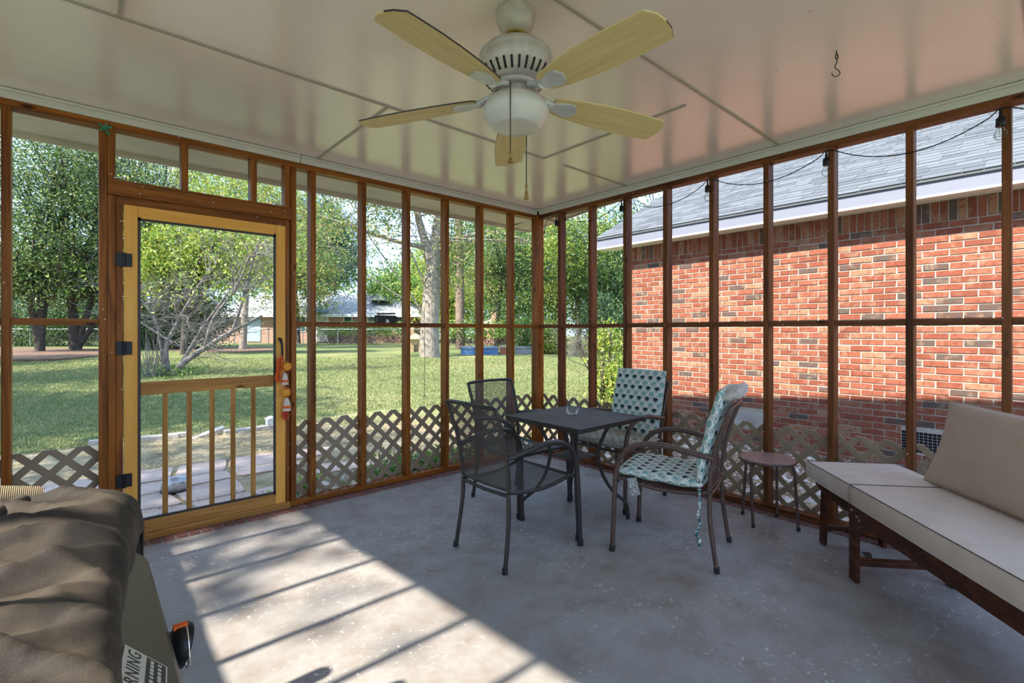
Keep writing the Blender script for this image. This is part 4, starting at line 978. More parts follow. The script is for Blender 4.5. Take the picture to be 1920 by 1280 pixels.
# flagstone path outside the screen door
pth = empty('path', (0,0,0), kind='structure')
NXs, NYs = 7, 5; gx_ = np.linspace(-1.5, 2.25, NXs+1); gy_ = np.linspace(3.90, 6.05, NYs+1)
node = {}
for i in range(NXs+1):
    for j in range(NYs+1): node[i, j] = Vector((gx_[i]+random.uniform(-.11,.11), gy_[j]+(random.uniform(-.09,.09) if j else 0)-.12*(gx_[i]-.5)*(j/NYs)*.5, 0))
for i in range(NXs):
    for j in range(NYs):
        if (i, j) in ((6,3),(6,1),(0,4),(5,2)): continue
        q4 = [node[i,j], node[i+1,j], node[i+1,j+1], node[i,j+1]]; c_ = sum(q4, Vector())/4; poly = []
        for a_, b_ in zip(q4, q4[1:]+q4[:1]):
            for t_ in (.08, .5, .92):
                p_ = a_.lerp(b_, t_); poly.append(tuple((c_+(p_-c_)*random.uniform(.90,.95))[:2]-np.array(c_[:2])))
        obj('stone', MB().prism(poly, -.12, random.uniform(-.091, -.085)), M_STONE, pth, (c_.x, c_.y, 0), bevel=.006)
# short curbs where lawn meets gravel
ed = empty('garden_edging', (.9, 5.9, -.1), 0, 'broken row of pale curb stones edging the lawn outside the door', 'edging')
for px, d, ln, rz, tilt in ((292,6.3,.50,.55,0),(330,6.45,.30,.62,0),(392,6.55,.40,.95,.25),(452,6.75,.42,.72,0),(497,6.95,.40,.78,0),(245,6.2,.4,.5,0),(205,6.1,.4,.5,0)):
    p = spot(px, d, -.10)-Vector(ed.location)
    o = obj('curb_stone', MB().box((-ln/2,-.045,-.03),(ln/2,.045,.055)), M_CONCRETE, ed, p, bevel=.01); o.rotation_euler = (tilt*.6, -tilt, rz-AZ)
db_ = empty('dog_bowl', (.613, 5.141, -.083), 0, 'steel dog bowl on the flagstones outside the screen door', 'bowl')
obj('bowl', MB().lathe([(.001,.012),(.078,.012),(.092,.082),(.101,.090),(.105,.085),(.112,.0),(.001,.0)][::-1], 32, cap=False), M_GALV, db_)
obj('rubber_ring', MB().lathe([(.112,-.001),(.115,-.001),(.115,.008),(.111,.008)], 32, cap=False), M_RUBBER, db_)
gl = empty('garden_light', spot(506, 6.75, -.11), 0, 'small white garden stake light at the lawn edge', 'light')
obj('stake', MB().tube([(0,0,-.02),(0,0,.12)], .012, 8), M_GALV, gl); obj('lantern', MB().box((-.045,-.045,.12),(.045,.045,.20)), M_HOUSEWHITE, gl, bevel=.006)
obj('cap', MB().lathe([(.068,.20),(.068,.212),(.02,.235),(.001,.236)], 4), M_HOUSEWHITE, gl)
sp = empty('shepherd_pole', spot(796, 9.5, ground_z(*spot(796, 9.5)[:2])), 0, 'thin iron shepherd hook pole standing in the lawn', 'pole')
obj('rod', MB().tube([(0,0,-.05),(0,0,1.75),(.02,.01,1.87),(.08,.04,1.92),(.14,.07,1.87),(.15,.08,1.80)], .006, 6), M_SCREENTRIM, sp); obj('foot_fork', MB().tube([(-.06,-.03,-.03),(-.06,-.03,.06),(0,0,.08),(.06,.03,.06),(.06,.03,-.03)], .005, 6), M_SCREENTRIM, sp)
# raised beds
def raised(px0, px1, d, mat, lab):
    a, b = spot(px0, d), spot(px1, d); c = (a+b)/2; zg = ground_z(c.x, c.y); L = (b-a).length
    t = empty('raised_bed', (c.x, c.y, zg), -AZ, lab, 'planter', 'raised garden beds')
    m = MB()
    def side(p, q, nrm):
        p, q = Vector(p), Vector(q); k_ = 6; vs_ = []
        for i in range(13):
            z = -.05+.37*i/12; o = .018*math.cos(i*PI); vs_ += [p+nrm*o+Vector((0,0,z)), q+nrm*o+Vector((0,0,z))]
        m.add(vs_, [(2*i, 2*i+1, 2*i+3, 2*i+2) for i in range(12)])
    side((-L/2,-.45,0),(L/2,-.45,0),Vector((0,-1,0))); side((L/2,-.45,0),(L/2,.45,0),Vector((1,0,0))); side((L/2,.45,0),(-L/2,.45,0),Vector((0,1,0))); side((-L/2,.45,0),(-L/2,-.45,0),Vector((-1,0,0)))
    obj('wall', m, mat, t); obj('soil', MB().box((-L/2,-.45,.2),(L/2,.45,.27)), M_MULCH, t)
    r = MB(); r.tube([(-L/2,-.45,.32),(L/2,-.45,.32),(L/2,.45,.32),(-L/2,.45,.32),(-L/2,-.45,.32)], .018, 6); obj('rim', r, M_GALV, t)
raised(866, 934, 21.2, M_BLUEMETAL, 'blue corrugated raised bed beyond the lawn'); raised(938, 962, 21.6, M_REDMETAL, 'orange corrugated raised bed between two others'); raised(966, 1003, 21.9, M_GALV, 'grey corrugated raised bed nearest the corner post')
# little cedar hut
q = spot(779, 24); ht = empty('cedar_hut', (q.x, q.y, ground_z(q.x, q.y)), -AZ+.3, 'little tan cedar hut with pyramid roof beside the big tree', 'hut')
obj('walls', MB().box((-.30,-.30,-.05),(.30,.30,.62)), M_TANWOOD, ht); obj('doorway', MB().box((-.11,-.305,.0),(.11,-.29,.34)), M_DARKBARK, ht)
m = MB(); m.add([(-.42,-.42,.62),(.42,-.42,.62),(.42,.42,.62),(-.42,.42,.62),(0,0,.92)], [(0,1,4),(1,2,4),(2,3,4),(3,0,4),(3,2,1,0)]); obj('roof', m, M_TANWOOD, ht)
# chain link fence at the back of the yard
M_WIRE = plain('dull_fence_wire', (.13,.13,.125), .7)
def chain_fence(P, lab, hgt=1.15):
    t = empty('chain_link_fence', (*P[0][:2], ground_z(*P[0][:2])), 0, lab, 'fence'); O = Vector(t.location); wires = MB()
    for a, b in zip(P[:-1], P[1:]):
        a, b = Vector(a), Vector(b); L = (b-a).length; k_ = max(1, round(L/2.6))
        za, zb = ground_z(a.x, a.y), ground_z(b.x, b.y)
        for i in range(k_+1):
            p = a.lerp(b, i/k_); z = za+(zb-za)*i/k_
            obj('post', MB().tube([Vector((p.x,p.y,z-.1))-O, Vector((p.x,p.y,z+hgt+.03))-O], .028, 7), M_GALV, t)
        obj('top_rail', MB().tube([Vector((a.x,a.y,za+hgt))-O, Vector((b.x,b.y,zb+hgt))-O], .02, 6), M_GALV, t)
        d = (b-a).normalized(); s = 0
        while s < L:
            for sg in (1, -1):
                s2 = s+sg*hgt; e0 = (s, .04); e1 = (s2, hgt)
                if s2 > L: e1 = (L, hgt*(L-s)/hgt)
                if s2 < 0: e1 = (0, s)
                p0 = a+d*e0[0]; p1 = a+d*e1[0]; c0 = Vector((p0.x,p0.y,za+e0[1]))-O; c1 = Vector((p1.x,p1.y,za+e1[1]))-O; h_ = Vector((d.x*.004, d.y*.004, 0))
                wires.add([c0-h_, c0+h_, c1+h_, c1-h_], [(0,1,2,3)])
            s += .2
    obj('wire_mesh', wires, M_WIRE, t, kind='stuff')
sp2 = lambda px, d: tuple(spot(px, d)[:2])+(0,)
chain_fence([sp2(-120,31), sp2(230,31.5), sp2(430,34)], 'chain link fence behind the trees at the left of the yard')
chain_fence([sp2(440,35), sp2(700,34), sp2(880,30)], 'chain link fence in front of the low neighbour house')
chain_fence([sp2(1080,22), sp2(1112,19.5), sp2(1150,17.5)], 'chain link fence section near the brick house corner')

# ------------------------------------------------------------------ neighbour houses
def nb_house(px, d, name, lab):
    c = spot(px, d); t = empty(name, (c.x, c.y, ground_z(c.x, c.y)), -AZ, lab, 'house'); return t
D1 = 42.0; h1 = nb_house(640, D1, 'neighbour_house', 'low brick house with pale hip roof beyond the back fence'); u = lambda px: (px-640)/FPX*D1
zz = lambda py: EYE+(HOR-py)*D1/FPX-.30
obj('wall', MB().box((u(400),0,-.4),(u(776),7,zz(589))), M_BRICKFAR, h1)
m = MB(); e0, e1, ev, rg = u(390), u(796), zz(590), zz(547)
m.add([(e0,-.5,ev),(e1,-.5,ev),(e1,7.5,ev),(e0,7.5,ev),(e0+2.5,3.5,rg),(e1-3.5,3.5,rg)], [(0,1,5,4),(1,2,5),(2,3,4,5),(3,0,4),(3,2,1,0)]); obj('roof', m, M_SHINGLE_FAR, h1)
obj('fascia', MB().box((e0-.02,-.55,ev-.2),(e1+.02,-.49,ev+.06)).box((e1-.03,-.5,ev-.2),(e1+.03,7.5,ev+.06)), M_HOUSEWHITE, h1)
m = MB(); m.add([(u(684),.9,zz(562)),(u(722),.9,zz(562)),(u(703),.9,zz(549)),(u(684),2.6,zz(562)),(u(722),2.6,zz(562)),(u(703),3.4,zz(549))], [(0,1,2),(0,2,5,3),(1,4,5,2)]); gv = obj('gable_vent', m, M_SHINGLE_FAR, h1)
obj('louver', MB().prism([(u(691),zz(561)),(u(715),zz(561)),(u(703),zz(552))], -.86, -.90+.0, Matrix(((1,0,0,0),(0,0,-1,0),(0,1,0,0),(0,0,0,1)))), M_GALV, gv)
for px0, px1, y0, y1 in ((646,659,593,622),(691,704,593,622),(562,572,593,620),(745,758,593,622)):
    f = obj('window', MB().box((u(px0)-.09,-.05,zz(y1)-.08),(u(px1)+.09,.02,zz(y0)+.08)), M_HOUSEWHITE, h1)
    obj('pane', MB().box((u(px0),-.07,zz((y0+y1)/2)+.03),(u(px1),-.04,zz(y0))).box((u(px0),-.07,zz(y1)),(u(px1),-.04,zz((y0+y1)/2)-.03)), M_PANE, f)
k_ = obj('sliding_door', MB().box((u(592),-.06,zz(640)),(u(616),.02,zz(590))), M_HOUSEWHITE, h1); obj('pane', MB().box((u(594.5),-.08,zz(637)),(u(603.5),-.05,zz(592))).box((u(605),-.08,zz(637)),(u(613.5),-.05,zz(592))), M_LABELW, k_)
obj('awning', MB().bar((u(587),-.8,zz(583)),(u(617),-.8,zz(583)),1.2,.22), M_BLUEMETAL, h1)
obj('door', MB().box((u(464),-.05,zz(640)),(u(489),.02,zz(589))), plain('pale_blue_paint', (.38,.55,.72), .5), h1, label='pale blue back door')
D2 = 37.0; h2 = nb_house(930, D2, 'chimney_house', 'grey roofed house with brick chimney half hidden by the hedge'); u2 = lambda px: (px-930)/FPX*D2; z2 = lambda py: EYE+(HOR-py)*D2/FPX-.30
m = MB(); m.add([(u2(900),0,z2(610)),(u2(985),0,z2(610)),(u2(985),0,z2(585)),(u2(948),0,z2(583)),(u2(906),0,z2(606))], [(0,1,2,3,4)]); m = MB()
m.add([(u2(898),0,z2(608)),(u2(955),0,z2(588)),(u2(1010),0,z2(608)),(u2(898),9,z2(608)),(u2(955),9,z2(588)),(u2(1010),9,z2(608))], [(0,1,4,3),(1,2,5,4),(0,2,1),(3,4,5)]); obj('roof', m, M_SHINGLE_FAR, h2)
obj('wall', MB().box((u2(904),.1,-.4),(u2(1004),8.8,z2(608))), M_BRICKFAR, h2); obj('fascia', MB().bar((u2(898),-.05,z2(609)),(u2(955),-.05,z2(589)),.1,.22), M_HOUSEWHITE, h2)
ch = obj('chimney', MB().box((u2(921),-.6,-.4),(u2(936),.0,z2(581))), M_BRICKFAR, h2); obj('chimney_cap', MB().box((u2(919.5),-.66,z2(581)),(u2(937.5),.06,z2(578))), M_DARKBARK, ch)
M_HOUSEGREY = plain('weathered_white_siding', (.42,.42,.41), .8, var=.06)
D3 = 52.0; h3 = nb_house(60, D3, 'white_house', 'white house glimpsed behind the big trees at the left'); u3 = lambda px: (px-60)/FPX*D3
obj('wall', MB().box((u3(-80),0,-.4),(u3(175),8,2.5)), M_HOUSEGREY, h3)
m = MB(); m.add([(u3(-90),-.5,2.5),(u3(185),-.5,2.5),(u3(185),8.5,2.5),(u3(-90),8.5,2.5),(u3(-90),4,4.6),(u3(185),4,4.6)], [(0,1,5,4),(2,3,4,5),(1,2,5),(3,0,4),(3,2,1,0)]); obj('roof', m, M_SHINGLE_MANY, h3)

# ------------------------------------------------------------------ leaves and trees
M_LEAF_LEFT = leafmat('deep_green_leaves', [(.03,.07,.025), (.07,.14,.04), (.14,.24,.065), (.26,.34,.11), (.40,.40,.15)])
def leaf_quads(C, length, width, droop=0.0):
    N = len(C); a = rng.normal(size=(N,3)); a[:,2] -= droop; a /= np.linalg.norm(a, axis=1, keepdims=True)
    b = rng.normal(size=(N,3)); b -= (a*b).sum(1, keepdims=True)*a; b /= np.linalg.norm(b, axis=1, keepdims=True)
    L = (length*rng.uniform(.65,1.25,(N,1)))/2; W = (width*rng.uniform(.7,1.2,(N,1)))/2
    return np.stack([C-a*L, C+b*W-a*L*.1, C+a*L, C-b*W-a*L*.1], 1)
def limb(m, p, d, L, r, depth, tips, bend=.25, kids_=3, up=.12):
    P = [Vector(p)]; R = [r]; d = Vector(d).normalized(); k_ = 5
    for i in range(k_):
        d = (d+Vector((random.gauss(0,bend),random.gauss(0,bend),random.gauss(0,bend)+up))*.5).normalized(); P.append(P[-1]+d*L/k_); R.append(r*(1-.65*(i+1)/k_))
    m.tube(P, R, 7 if r > .05 else 5 if r > .02 else 4, cap=False)
    tips.append(P[-1]); tips.append(P[3])
    if depth > 0:
        for j in range(kids_):
            i = random.randint(2, k_); dd = (d+Vector((random.gauss(0,.7),random.gauss(0,.7),random.gauss(0,.5)))).normalized()
            limb(m, P[i], dd, L*random.uniform(.45,.75), R[i]*.7, depth-1, tips, bend, kids_, up)
def make_tree(name, lab, base, trunks, crown, N, leaf, mat, bark, group='trees around the lawn', clump=.55, droop=.3, extra=None, nl=9, lr=.10, cat='tree'):
    """trunks: list of (path, radii) from the base; crown: list of ((x,y,z),(rx,ry,rz)) from the base"""
    t = empty(name, base, 0, lab, cat, group); m = MB(); tips = []
    for path, rad in trunks: m.tube(smooth_path(path, 3), [rad[0]+(rad[1]-rad[0])*i/((len(path)-1)*3) for i in range((len(path)-1)*3+1)], 10, cap=False)
    obj('trunk', m, bark, t)
    m = MB()
    for c, r in crown:
        c = Vector(c)
        for i in range(nl):
            path, rad = random.choice(trunks); f = random.uniform(.45, 1.0); s = lerp_path(path, f)
            g_ = c+Vector((random.gauss(0,.45)*r[0], random.gauss(0,.45)*r[1], random.gauss(0,.45)*r[2]))
            limb(m, s, g_-s, (g_-s).length, max(.02, lr*random.uniform(.4,1)), 1, tips)
    obj('branches', m, bark, t)
    Cs = []; tot = sum(r[0]*r[1]*r[2] for _, r in crown)
    for c, r in crown:
        k_ = max(24, int(N*r[0]*r[1]*r[2]/tot/95)); d = rng.normal(size=(k_,3)); d /= np.linalg.norm(d, axis=1, keepdims=True)
        d *= rng.uniform(.25,1,(k_,1))**.5; cl = np.array(c)+d*np.array(r); n_ = int(N*r[0]*r[1]*r[2]/tot)
        Cs.append(cl[rng.integers(0, k_, n_)]+rng.normal(size=(n_,3))*clump*np.array([1,1,.55]))
    if tips:
        tp = np.array([tuple(v) for v in tips]); n_ = int(N*.25); Cs.append(tp[rng.integers(0, len(tp), n_)]+rng.normal(size=(n_,3))*clump*.6)
    C = np.concatenate(Cs); C = C[C[:,2] > .5]
    link('foliage', fast_mesh('foliage', leaf_quads(C, leaf[0], leaf[1], droop), 4, mat), t)['kind'] = 'stuff'
    return t
def tb(px, d): p = spot(px, d); return Vector((p.x, p.y, ground_z(p.x, p.y)-.03))
V3 = Vector
R_ = lambda x, dd, z: V3((x*CA+dd*SA, -x*SA+dd*CA, z))     # sideways, away, up
def rel(d, px0, px, py, dd=0): return R_((px-px0)/FPX*(d+dd)+px0*0, dd, EYE+(HOR-py)*(d+dd)/FPX-.30)
def T2(h, r, lean=(0,0)): return ([V3((0,0,0)), V3((lean[0]*.4,lean[1]*.4,h*.45)), V3((lean[0],lean[1],h))], (r, r*.45))
S = .17
make_tree('shade_tree', 'dark leafy tree with several trunks at the far left edge', tb(75, 24), [T2(5,.17,(-.8,0)), T2(6,.15,(.5,.4)), T2(5.5,.2,(.1,0))], [((-.5,.2,6.0),(3.6,3.2,3.6)), ((0,.5,3.2),(3.4,2,1.2)), ((0,0,9.5),(3.4,3.2,2.6)), ((-1,-.5,3.4),(2.4,2,1.2))], 22000, (.15,.08), M_LEAF_LEFT, M_DARKBARK, nl=12)
make_tree('shade_tree', 'dark leafy tree left of the screen door with leaning stems', tb(142, 25.5), [T2(4.5,.28,(-.3,.2)), T2(6,.16,(1.6,-1.0)), T2(4,.14,(2.4,-1.6))], [((.4,-.5,6.4),(3.0,3,3.4)), ((.2,.8,3.2),(2.6,1.8,1.2)), ((.8,-1,9.8),(3,2.8,2.4)), ((1.2,-1,4.0),(1.6,1.6,1.2))], 21000, (.15,.08), M_LEAF_LEFT, M_DARKBARK, nl=12)
make_tree('shade_tree', 'tall mixed green tree above the screen door header', tb(265, 30), [T2(8,.24,(.3,0))], [((0,0,9.0),(4.2,4,3.4)), ((.5,0,5.2),(2.8,2.8,1.6)), ((2.5,-2,11),(3.4,3,2.4))], 22000, (.16,.09), M_LEAF_AUT, M_DARKBARK)
make_tree('maple_tree', 'bright yellow green maple behind the screen door', tb(345, 21), [T2(3.2,.15,(.05,0)), T2(3.0,.09,(.4,.3))], [((.3,-.1,4.3),(2.2,2,1.5)), ((1.9,-1.2,4.6),(2.0,1.8,1.4)), ((-.8,.6,3.6),(1.3,1.3,.9))], 14000, (.145,.095), M_LEAF_YEL, M_DARKBARK, clump=.35)
make_tree('shade_tree', 'pale autumn tree above the right side of the door', tb(455, 27), [T2(7,.2,(.4,-.3))], [((0,0,8.3),(3.2,3,2.6)), ((.8,-.6,5.6),(2.2,2,1.6))], 14000, (.14,.08), M_LEAF_YEL, M_BARK)
make_tree('pine_tree', 'blue green pine behind the low neighbour house', tb(628, 52), [T2(12,.25,(0,0))], [((-.5,.5,9.5),(3.4,3.4,4.6)), ((-2.4,0,12),(3.2,3,3.2))], 15000, (.55,.07), M_NEEDLE, M_PINEBARK, clump=.8)
make_tree('shade_tree', 'rounded green tree right of the low house roof', tb(745, 46), [T2(4,.2)], [((0,0,4.3),(2.9,2.8,3.4)), ((2.4,0,3.8),(2.2,2.2,2.6))], 8000, (.30,.18), M_LEAF_MID, M_BARK)
# the big pale trunk with a fork; its limbs sweep across the yard
bt = tb(806, 19.0)
make_tree('forked_tree', 'big pale forked trunk in the middle of the lawn', bt,
    [([V3((0,0,0)), R_(-.02,0,1.0), R_(.04,0,2.1), R_(.10,0,3.3)], (.40,.31)), ([R_(.06,0,3.1), R_(-.05,0,4.1), R_(-.45,.1,5.4), R_(-.8,.2,7.5)], (.21,.10)), ([R_(.12,0,3.2), R_(.22,0,4.4), R_(.35,.2,6.0), R_(.4,.4,8.0)], (.27,.12)),
     ([R_(-.05,0,1.6), R_(-.3,0,1.75), R_(-.42,0,2.05)], (.12,.07)), ([R_(-.2,0,4.3), R_(-1.4,-.6,4.5), R_(-2.8,-1.4,4.9), R_(-4.4,-2.2,5.3)], (.10,.035)), ([R_(.3,0,4.2), R_(1.3,-.5,4.6), R_(2.6,-1,4.7), R_(4,-1.4,4.2)], (.10,.035))],
    [(tuple(R_(-2.6,-1.2,5.5)),(2.4,2.2,1.1)), (tuple(R_(2.4,-.8,4.8)),(2.0,2,1.3)), (tuple(R_(0,0,8)),(4.5,4.5,2.0)), (tuple(R_(-4.6,-2.4,5.0)),(1.3,1.3,.9)), (tuple(R_(1.2,.6,3.4)),(1.0,1,.7))], 24000, (.14,.062), M_LEAF_AUT, M_BARK, clump=.42, lr=.05, nl=4)
make_tree('pine_tree', 'straight pine trunk right of the big forked tree', tb(863, 27), [([V3((0,0,0)), R_(-.03,0,4), R_(-.10,0,9), R_(-.1,0,13)], (.27,.19))], [((0,0,12.5),(3,3,2.2))], 5000, (.5,.07), M_NEEDLE, M_PINEBARK)
for px, d, lab, mat, hh, rr, NN in ((850,41,'yellow green tree behind the straight pine trunk',M_LEAF_YEL,5.2,3.6,8000), (925,46,'green tree rising behind the chimney',M_LEAF_MID,7.5,4.2,8000), (785,52,'pale green tree far behind the cedar hut',M_LEAF_YEL,4.6,3.6,6000),
    (985,33,'dense green tree left of the corner post',M_LEAF_MID,5.6,3.4,9000), (1040,29,'dark green tree seen past the corner post',M_LEAF_DARK,5.4,3.0,9000), (1085,25,'light green tree beside the dry bush',M_LEAF_YEL,5.2,2.3,6500), (1135,24,'dark tree at the corner of the brick house',M_LEAF_DARK,4.6,2.4,8000),
    (1215,30,'green tree rising behind the shingle roof',M_LEAF_MID,8.8,3.4,6000), (930,31,'autumn tinted tree above the raised beds',M_LEAF_AUT,6.8,2.6,5000), (560,40,'mixed green tree behind the left end of the low house',M_LEAF_AUT,7.5,3.6,7000)):
    make_tree('shade_tree', lab, tb(px, d), [T2(hh*.8,.18,(random.uniform(-.4,.4),random.uniform(-.4,.4)))], [((0,0,hh),(rr,rr,rr*.95)), ((random.uniform(-1,1),random.uniform(-1,1),hh*.55),(rr*.75,rr*.75,rr*.6))], int(NN*1.5), (.21 if d > 35 else .15, .12 if d > 35 else .08), mat, M_DARKBARK)
Cs = []
side = [(-14,50),(-20,42),(-24,33),(-27,24),(-28,15),(-29,6),(40,28),(44,18)]
for i in range(24):
    px = -420+i*78 if i < 8 else 250+(i-8)*135; d = 60+random.uniform(-4,8); c_ = np.array(tb(px, d)) if i < 16 else np.array((*side[i-16], .2)); n_ = 3000
    for off, r in (((0,0,5),(5.5,5,5)), ((random.uniform(-3,3),0,9.5),(4.2,4,3.4))):
        d_ = rng.normal(size=(n_//2,3)); d_ /= np.linalg.norm(d_, axis=1, keepdims=True); d_ *= rng.uniform(.3,1,(n_//2,1))**.5; Cs.append(c_+np.array(off)+d_*np.array(r)+rng.normal(size=(n_//2,3))*.3)
C = np.concatenate(Cs); C = C[C[:,2] > .2]
tag(link('treeline', fast_mesh('treeline', leaf_quads(C, .55, .30), 4, M_LEAF_MID)), 'distant woods closing the view behind the yard', 'trees', kind='stuff')
def undergrowth(name, lab, px0, px1, d, h, N, mat):
    Cs = []
    a, b = spot(px0, d), spot(px1, d); zg = ground_z(a.x, a.y); k_ = max(6, int((b-a).length/.9)); cc = np.array([tuple(a.lerp(b, random.random())+Vector((0,random.uniform(-1.5,1.5),zg+random.uniform(.1,.8)*h))) for _ in range(k_)])
    C = cc[rng.integers(0,k_,N)]+rng.normal(size=(N,3))*np.array([.7,.7,h*.22]); C = C[C[:,2] > zg]
    tag(link(name, fast_mesh(name, leaf_quads(C, .17, .09), 4, mat)), lab, 'undergrowth', kind='stuff')
undergrowth('undergrowth', 'dark undergrowth behind the trees at the left of the yard', -90, 215, 33, 3.0, 30000, M_LEAF_DARK)
undergrowth('undergrowth', 'dark undergrowth behind the maple and dead tree', 250, 440, 28, 3.2, 26000, M_LEAF_DARK)
# trees beyond the left of the frame, whose shade falls on lawn and porch
for x, y, z, r, NN in ((-6.6,5.9,7.4,2.5,4200),(-6.2,10.6,7.4,2.6,5200),(-10.5,13.4,8.6,2.6,5200),(-7,18.2,8,2.6,5200),(-9.5,25.5,8,3.0,5000)):
    make_tree('yard_tree', {5.9:'leafy yard tree nearest the near wall of the porch',10.6:'second yard tree along the near side of the lawn',13.4:'yard tree set furthest back from the lawn',18.2:'third yard tree along the near side of the lawn',25.5:'yard tree at the far end of the near side'}[y], (x, y, -.15), [T2(z,.25)], [((0,0,z),(r,r,r*.8))]+([((.1,-1.45,z+.45),(2.0,1.25,1.5)), ((-1.0,-1.3,z-.5),(1.6,1.2,1.2))] if y < 6 else []), NN+(1500 if y < 6 else 0), (.24,.13), M_LEAF_DARK, M_DARKBARK, group='yard trees beyond the near wall')
# dead crape myrtle: leaning grey stems, bare twigs
q = tb(318, 13.2); dm = empty('dead_shrub_tree', q, 0, 'half dead tree with bare grey branches outside the door', 'tree')
st_ = MB(); tips = []
for path, r0, r1 in (([V3((0,0,-.1)), R_(.35,0,.35), R_(.85,.1,.75), R_(1.6,.2,1.25), R_(2.35,.3,1.65)],.105,.045), ([V3((0,0,0)), R_(-.1,0,.7), R_(.05,.1,1.3), R_(.5,.1,2.1), R_(1.0,.2,3.0)],.07,.025), ([R_(.1,0,0), R_(.45,.2,.8), R_(.75,.3,1.4), R_(1.4,.3,2.3), R_(1.9,.2,3.1)],.06,.02),
    ([R_(-.1,0,0), R_(-.25,0,.9), R_(-.5,.1,1.6), R_(-1.0,.1,2.3)],.05,.02), ([R_(.9,.1,.8), R_(1.2,0,1.6), R_(1.8,0,2.4), R_(2.3,-.2,3.3)],.05,.02), ([R_(1.6,.2,1.25), R_(1.9,.1,2.0), R_(2.2,0,2.9), R_(2.4,0,3.6)],.05,.02), ([R_(-.05,0,1.0), R_(-.9,-.1,1.6), R_(-1.3,0,1.8)],.035,.012)):
    pp = smooth_path(path, 4); st_.tube(pp, [r0+(r1-r0)*i/(len(pp)-1) for i in range(len(pp))], 8, cap=False)
    tw = MB()
    for i in range(20): 
        s = pp[random.randint(len(pp)//3, len(pp)-1)]; d_ = R_(random.uniform(-.2,1.0), random.uniform(-.5,.5), random.uniform(-.2,.9)); limb(tw, s, d_, random.uniform(.7,1.5), .012, 2, tips, .36, 4, .04)
    obj('branch', tw, M_DEADWOOD, dm)
obj('trunk', st_, M_DEADWOOD, dm)
tw = MB()
for i in range(46):
    a = random.uniform(0, 2*PI); s = V3((.22*math.cos(a)-.25, .22*math.sin(a), -.05)); limb(tw, s+R_(-.1,0,0), V3((random.gauss(0,.12), random.gauss(0,.12), 1)), random.uniform(.7,1.5), .009, 0, tips, .12)
obj('suckers', tw, M_DEADWOOD, dm)
C = rng.normal(size=(500,3))*np.array([.35,.35,.10])+np.array([.1,0,.12]); link('base_leaves', fast_mesh('base_leaves', leaf_quads(C, .10, .05), 4, M_LEAF_MID), dm)['kind'] = 'stuff'
tp = np.array([tuple(v) for v in tips if v.z > 2.0]); C = tp[rng.integers(0, len(tp), 900)]+rng.normal(size=(900,3))*.16; link('foliage', fast_mesh('foliage', leaf_quads(C, .13, .06), 4, M_LEAF_YEL), dm)['kind'] = 'stuff'
# shrubs
def shrub(name, lab, px, d, rx, h, N, leaf, mat, group='shrubs along the back of the yard', base=.0):
    t = empty(name, tb(px, d), 0, lab, 'shrub', group); m = MB(); tips = []
    for i in range(9):
        limb(m, V3((random.gauss(0,rx*.25),random.gauss(0,rx*.25),0)), V3((random.gauss(0,.35),random.gauss(0,.35),1)), h*random.uniform(.6,.95), .022, 1, tips)
    obj('stems', m, M_DARKBARK, t)
    d_ = rng.normal(size=(N,3)); d_ /= np.linalg.norm(d_, axis=1, keepdims=True); d_ *= rng.uniform(.2,1,(N,1))**.4
    C = d_*np.array([rx,rx,h*.5])+np.array([0,0,h*.52+base])+rng.normal(size=(N,3))*.08; C = C[C[:,2] > .03]
    if N: link('foliage', fast_mesh('foliage', leaf_quads(C, *leaf), 4, mat), t)['kind'] = 'stuff'
    return t
shrub('leafy_shrub', 'bright leafy shrub left of the corner post', 992, 22.8, .95, 1.7, 2600, (.13,.07), M_LEAF_MID); shrub('leafy_shrub', 'rounded shrub just right of the corner post', 1032, 21.5, .75, 1.5, 2200, (.13,.07), M_LEAF_YEL)
shrub('leafy_shrub', 'light green shrub at the brick house corner', 1138, 10.5, .42, 1.55, 1500, (.10,.045), M_LEAF_YEL); shrub('leafy_shrub', 'dark shrub behind the short fence section', 1130, 20.5, 1.0, 2.6, 3000, (.13,.07), M_LEAF_DARK)
shrub('weed_clump', 'tall pale weeds growing against the brick corner', 1146, 7.6, .28, .95, 700, (.11,.03), M_LEAF_YEL)
q = tb(1078, 20.0); ds = empty('dry_bush', q, 0, 'bare straw coloured bush between the shrubs', 'shrub', 'shrubs along the back of the yard'); m = MB(); tips = []
for i in range(42): limb(m, V3((random.gauss(0,.2),random.gauss(0,.2),0)), V3((random.gauss(0,.5),random.gauss(0,.5),1)), random.uniform(.8,1.45), .013, 1, tips, .35)
obj('twigs', m, plain('straw_twigs', (.52,.42,.32), .9), ds)
for px0, px1, d, hgt, lab in ((826,960,27,1.65,'low clipped hedge behind the raised beds'), (600,765,37,1.75,'vine grown hedge along the chain link fence')):
    a, b = spot(px0, d), spot(px1, d); L = (b-a).length; NN = int(L*900); s = rng.uniform(0, 1, NN); base = np.array([[a.x, a.y, ground_z(a.x, a.y)]]); dv = np.array([[b.x-a.x, b.y-a.y, 0]])
    C = base+s[:,None]*dv+rng.normal(size=(NN,3))*np.array([.3,.3,.0]); zf = rng.uniform(0, 1, NN)**.7; C[:,2] += zf*hgt*(.9+.12*np.sin(s*23))
    t = empty('hedge', ((a.x+b.x)/2, (a.y+b.y)/2, ground_z(a.x, a.y)), 0, lab, 'hedge', None); C -= np.array(t.location)
    up = zf > .42
    link('foliage', fast_mesh('foliage', leaf_quads(C[up], .15, .08), 4, M_LEAF_MID), t)['kind'] = 'stuff'; link('bare_stems', fast_mesh('bare_stems', leaf_quads(C[~up], .30, .03), 4, M_DARKBARK), t)['kind'] = 'stuff'
